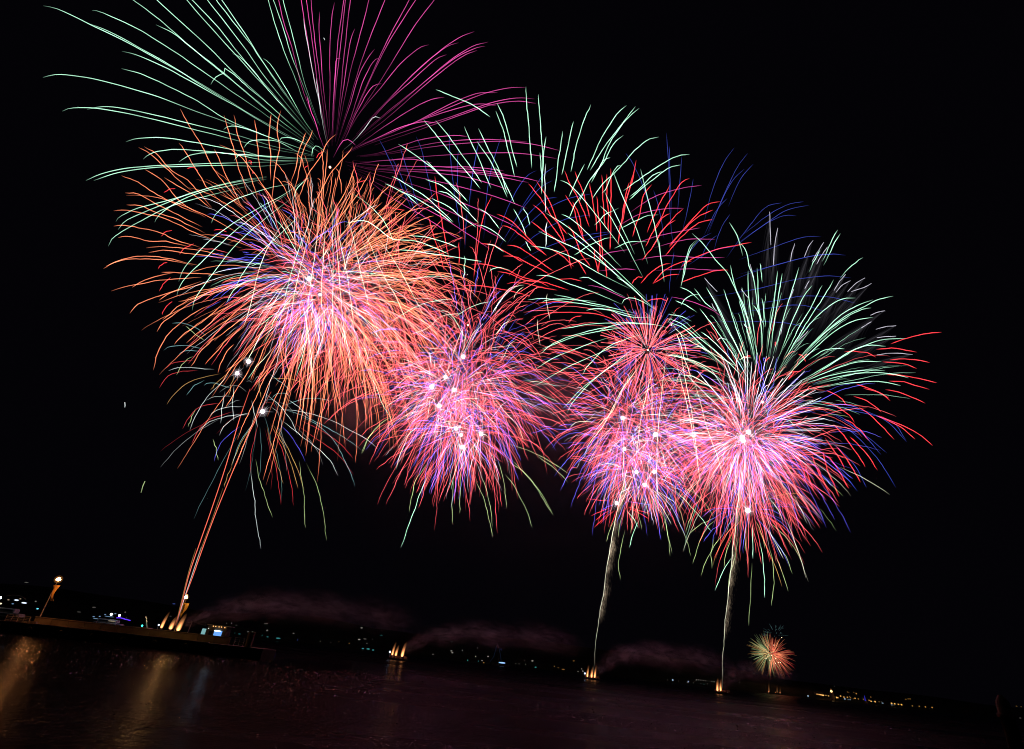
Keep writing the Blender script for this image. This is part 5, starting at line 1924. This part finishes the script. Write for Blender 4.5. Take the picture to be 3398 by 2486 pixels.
def mine(label, rows, Y, rng):
    base = at(588, 2076, Y)
    t = empty('rocket_column', base, label, 'rocket trail', 'sparkling rocket columns rising from the barges')
    for c, w, bb, pix in rows:
        Q = spline([Vector((x, y, 0)) for x, y in pix], 26)
        P = [at(p.x, p.y, Y) for p in Q]
        trail_mesh('rocket_trail', [(P, [0.5 * w * depth(p) / FPX for p in P], [bb * min(1, 0.15 + i / 7) * min(1, 0.2 + (25 - i) / 6) for i in range(26)])], SPARK[c], t, base)
mine('pair of orange mine trails leaning up from the barge behind the pier', [
    ('v', 4.2, 0.9, [(585, 2075), (604, 2000), (627, 1908), (660, 1810), (702, 1690), (742, 1570), (772, 1470), (795, 1390), (830, 1290)]),
    ('v', 4.2, 0.9, [(580, 2078), (607, 2000), (640, 1912), (683, 1790), (725, 1680), (770, 1570), (812, 1470), (850, 1390), (900, 1300)]),
    ('w', 3.0, 0.6, [(590, 2060), (612, 1985), (630, 1930), (668, 1815)]),
    ('d', 3.5, 0.4, [(584, 2070), (600, 2005), (626, 1900), (650, 1820)]),
    ('d', 3.5, 0.3, [(640, 1905), (668, 1820), (700, 1735), (740, 1620)]),
], 244, rng)

# --- stray falling embers
for lab, q in (('pale ember falling alone at the far left of the sky', '414,1335 415,1345 414,1352'),
               ('lime ember streak falling left of the mine trails', '481,1597 474,1613 468,1635'),
               ('mint ember hanging alone between the magenta rays near the top', '1074,126 1077,130 1077,133')):
    P = [tuple(float(v) for v in w.split(',')) for w in q.split()]
    o3 = [at(x, y, 240) for x, y in P]
    t = trail_mesh('falling_ember', [(o3, [0.5 * 4.2 * depth(p) / FPX for p in o3], [0.7, 0.8, 0.3])], SPARK['y' if 'lime' in lab else 'w'], None, o3[0])
    t.location = o3[0]
    tag(t, lab, 'ember')

# --- the far firework down by the town
rng = random.Random(111)
Yf = 1150
b = burst('firework_burst', 'tiny distant orange and lime burst low over the water on the right', (2555, 2165), Yf)
shell(b, (2564, 2172), Yf, rng, 'ooor', 230, 55, 1.9, 0.26, t0=(0.0, 0.35), t1=(0.8, 1.0), drop=0.12, amp=0.5, fi=0.0, fo=0.5, cap=50, spread=0.3, mask=lambda d, r: d.x > -0.35)
shell(b, (2550, 2168), Yf, rng, 'ydy', 170, 56, 1.9, 0.30, t0=(0.0, 0.35), t1=(0.8, 1.0), drop=0.05, amp=0.5, fi=0.0, fo=0.5, cap=40, spread=0.3, mask=lambda d, r: d.x < 0.25)
shell(b, (2575, 2110), Yf, rng, 't', 30, 40, 1.6, 0.12, t0=(0.3, 0.6), t1=(0.8, 1.0), drop=0.1, amp=0.8, fi=0.0, fo=0.5, cap=0, spread=0.2, mask=lambda d, r: d.z > 0)
for x, y in ((2560, 2175), (2555, 2191), (2542, 2185), (2568, 2141), (2594, 2116), (2574, 2185), (2584, 2199), (2574, 2201), (2590, 2199)):
    flash(b, x, y, Yf, 3.4, FLASH_DIM)
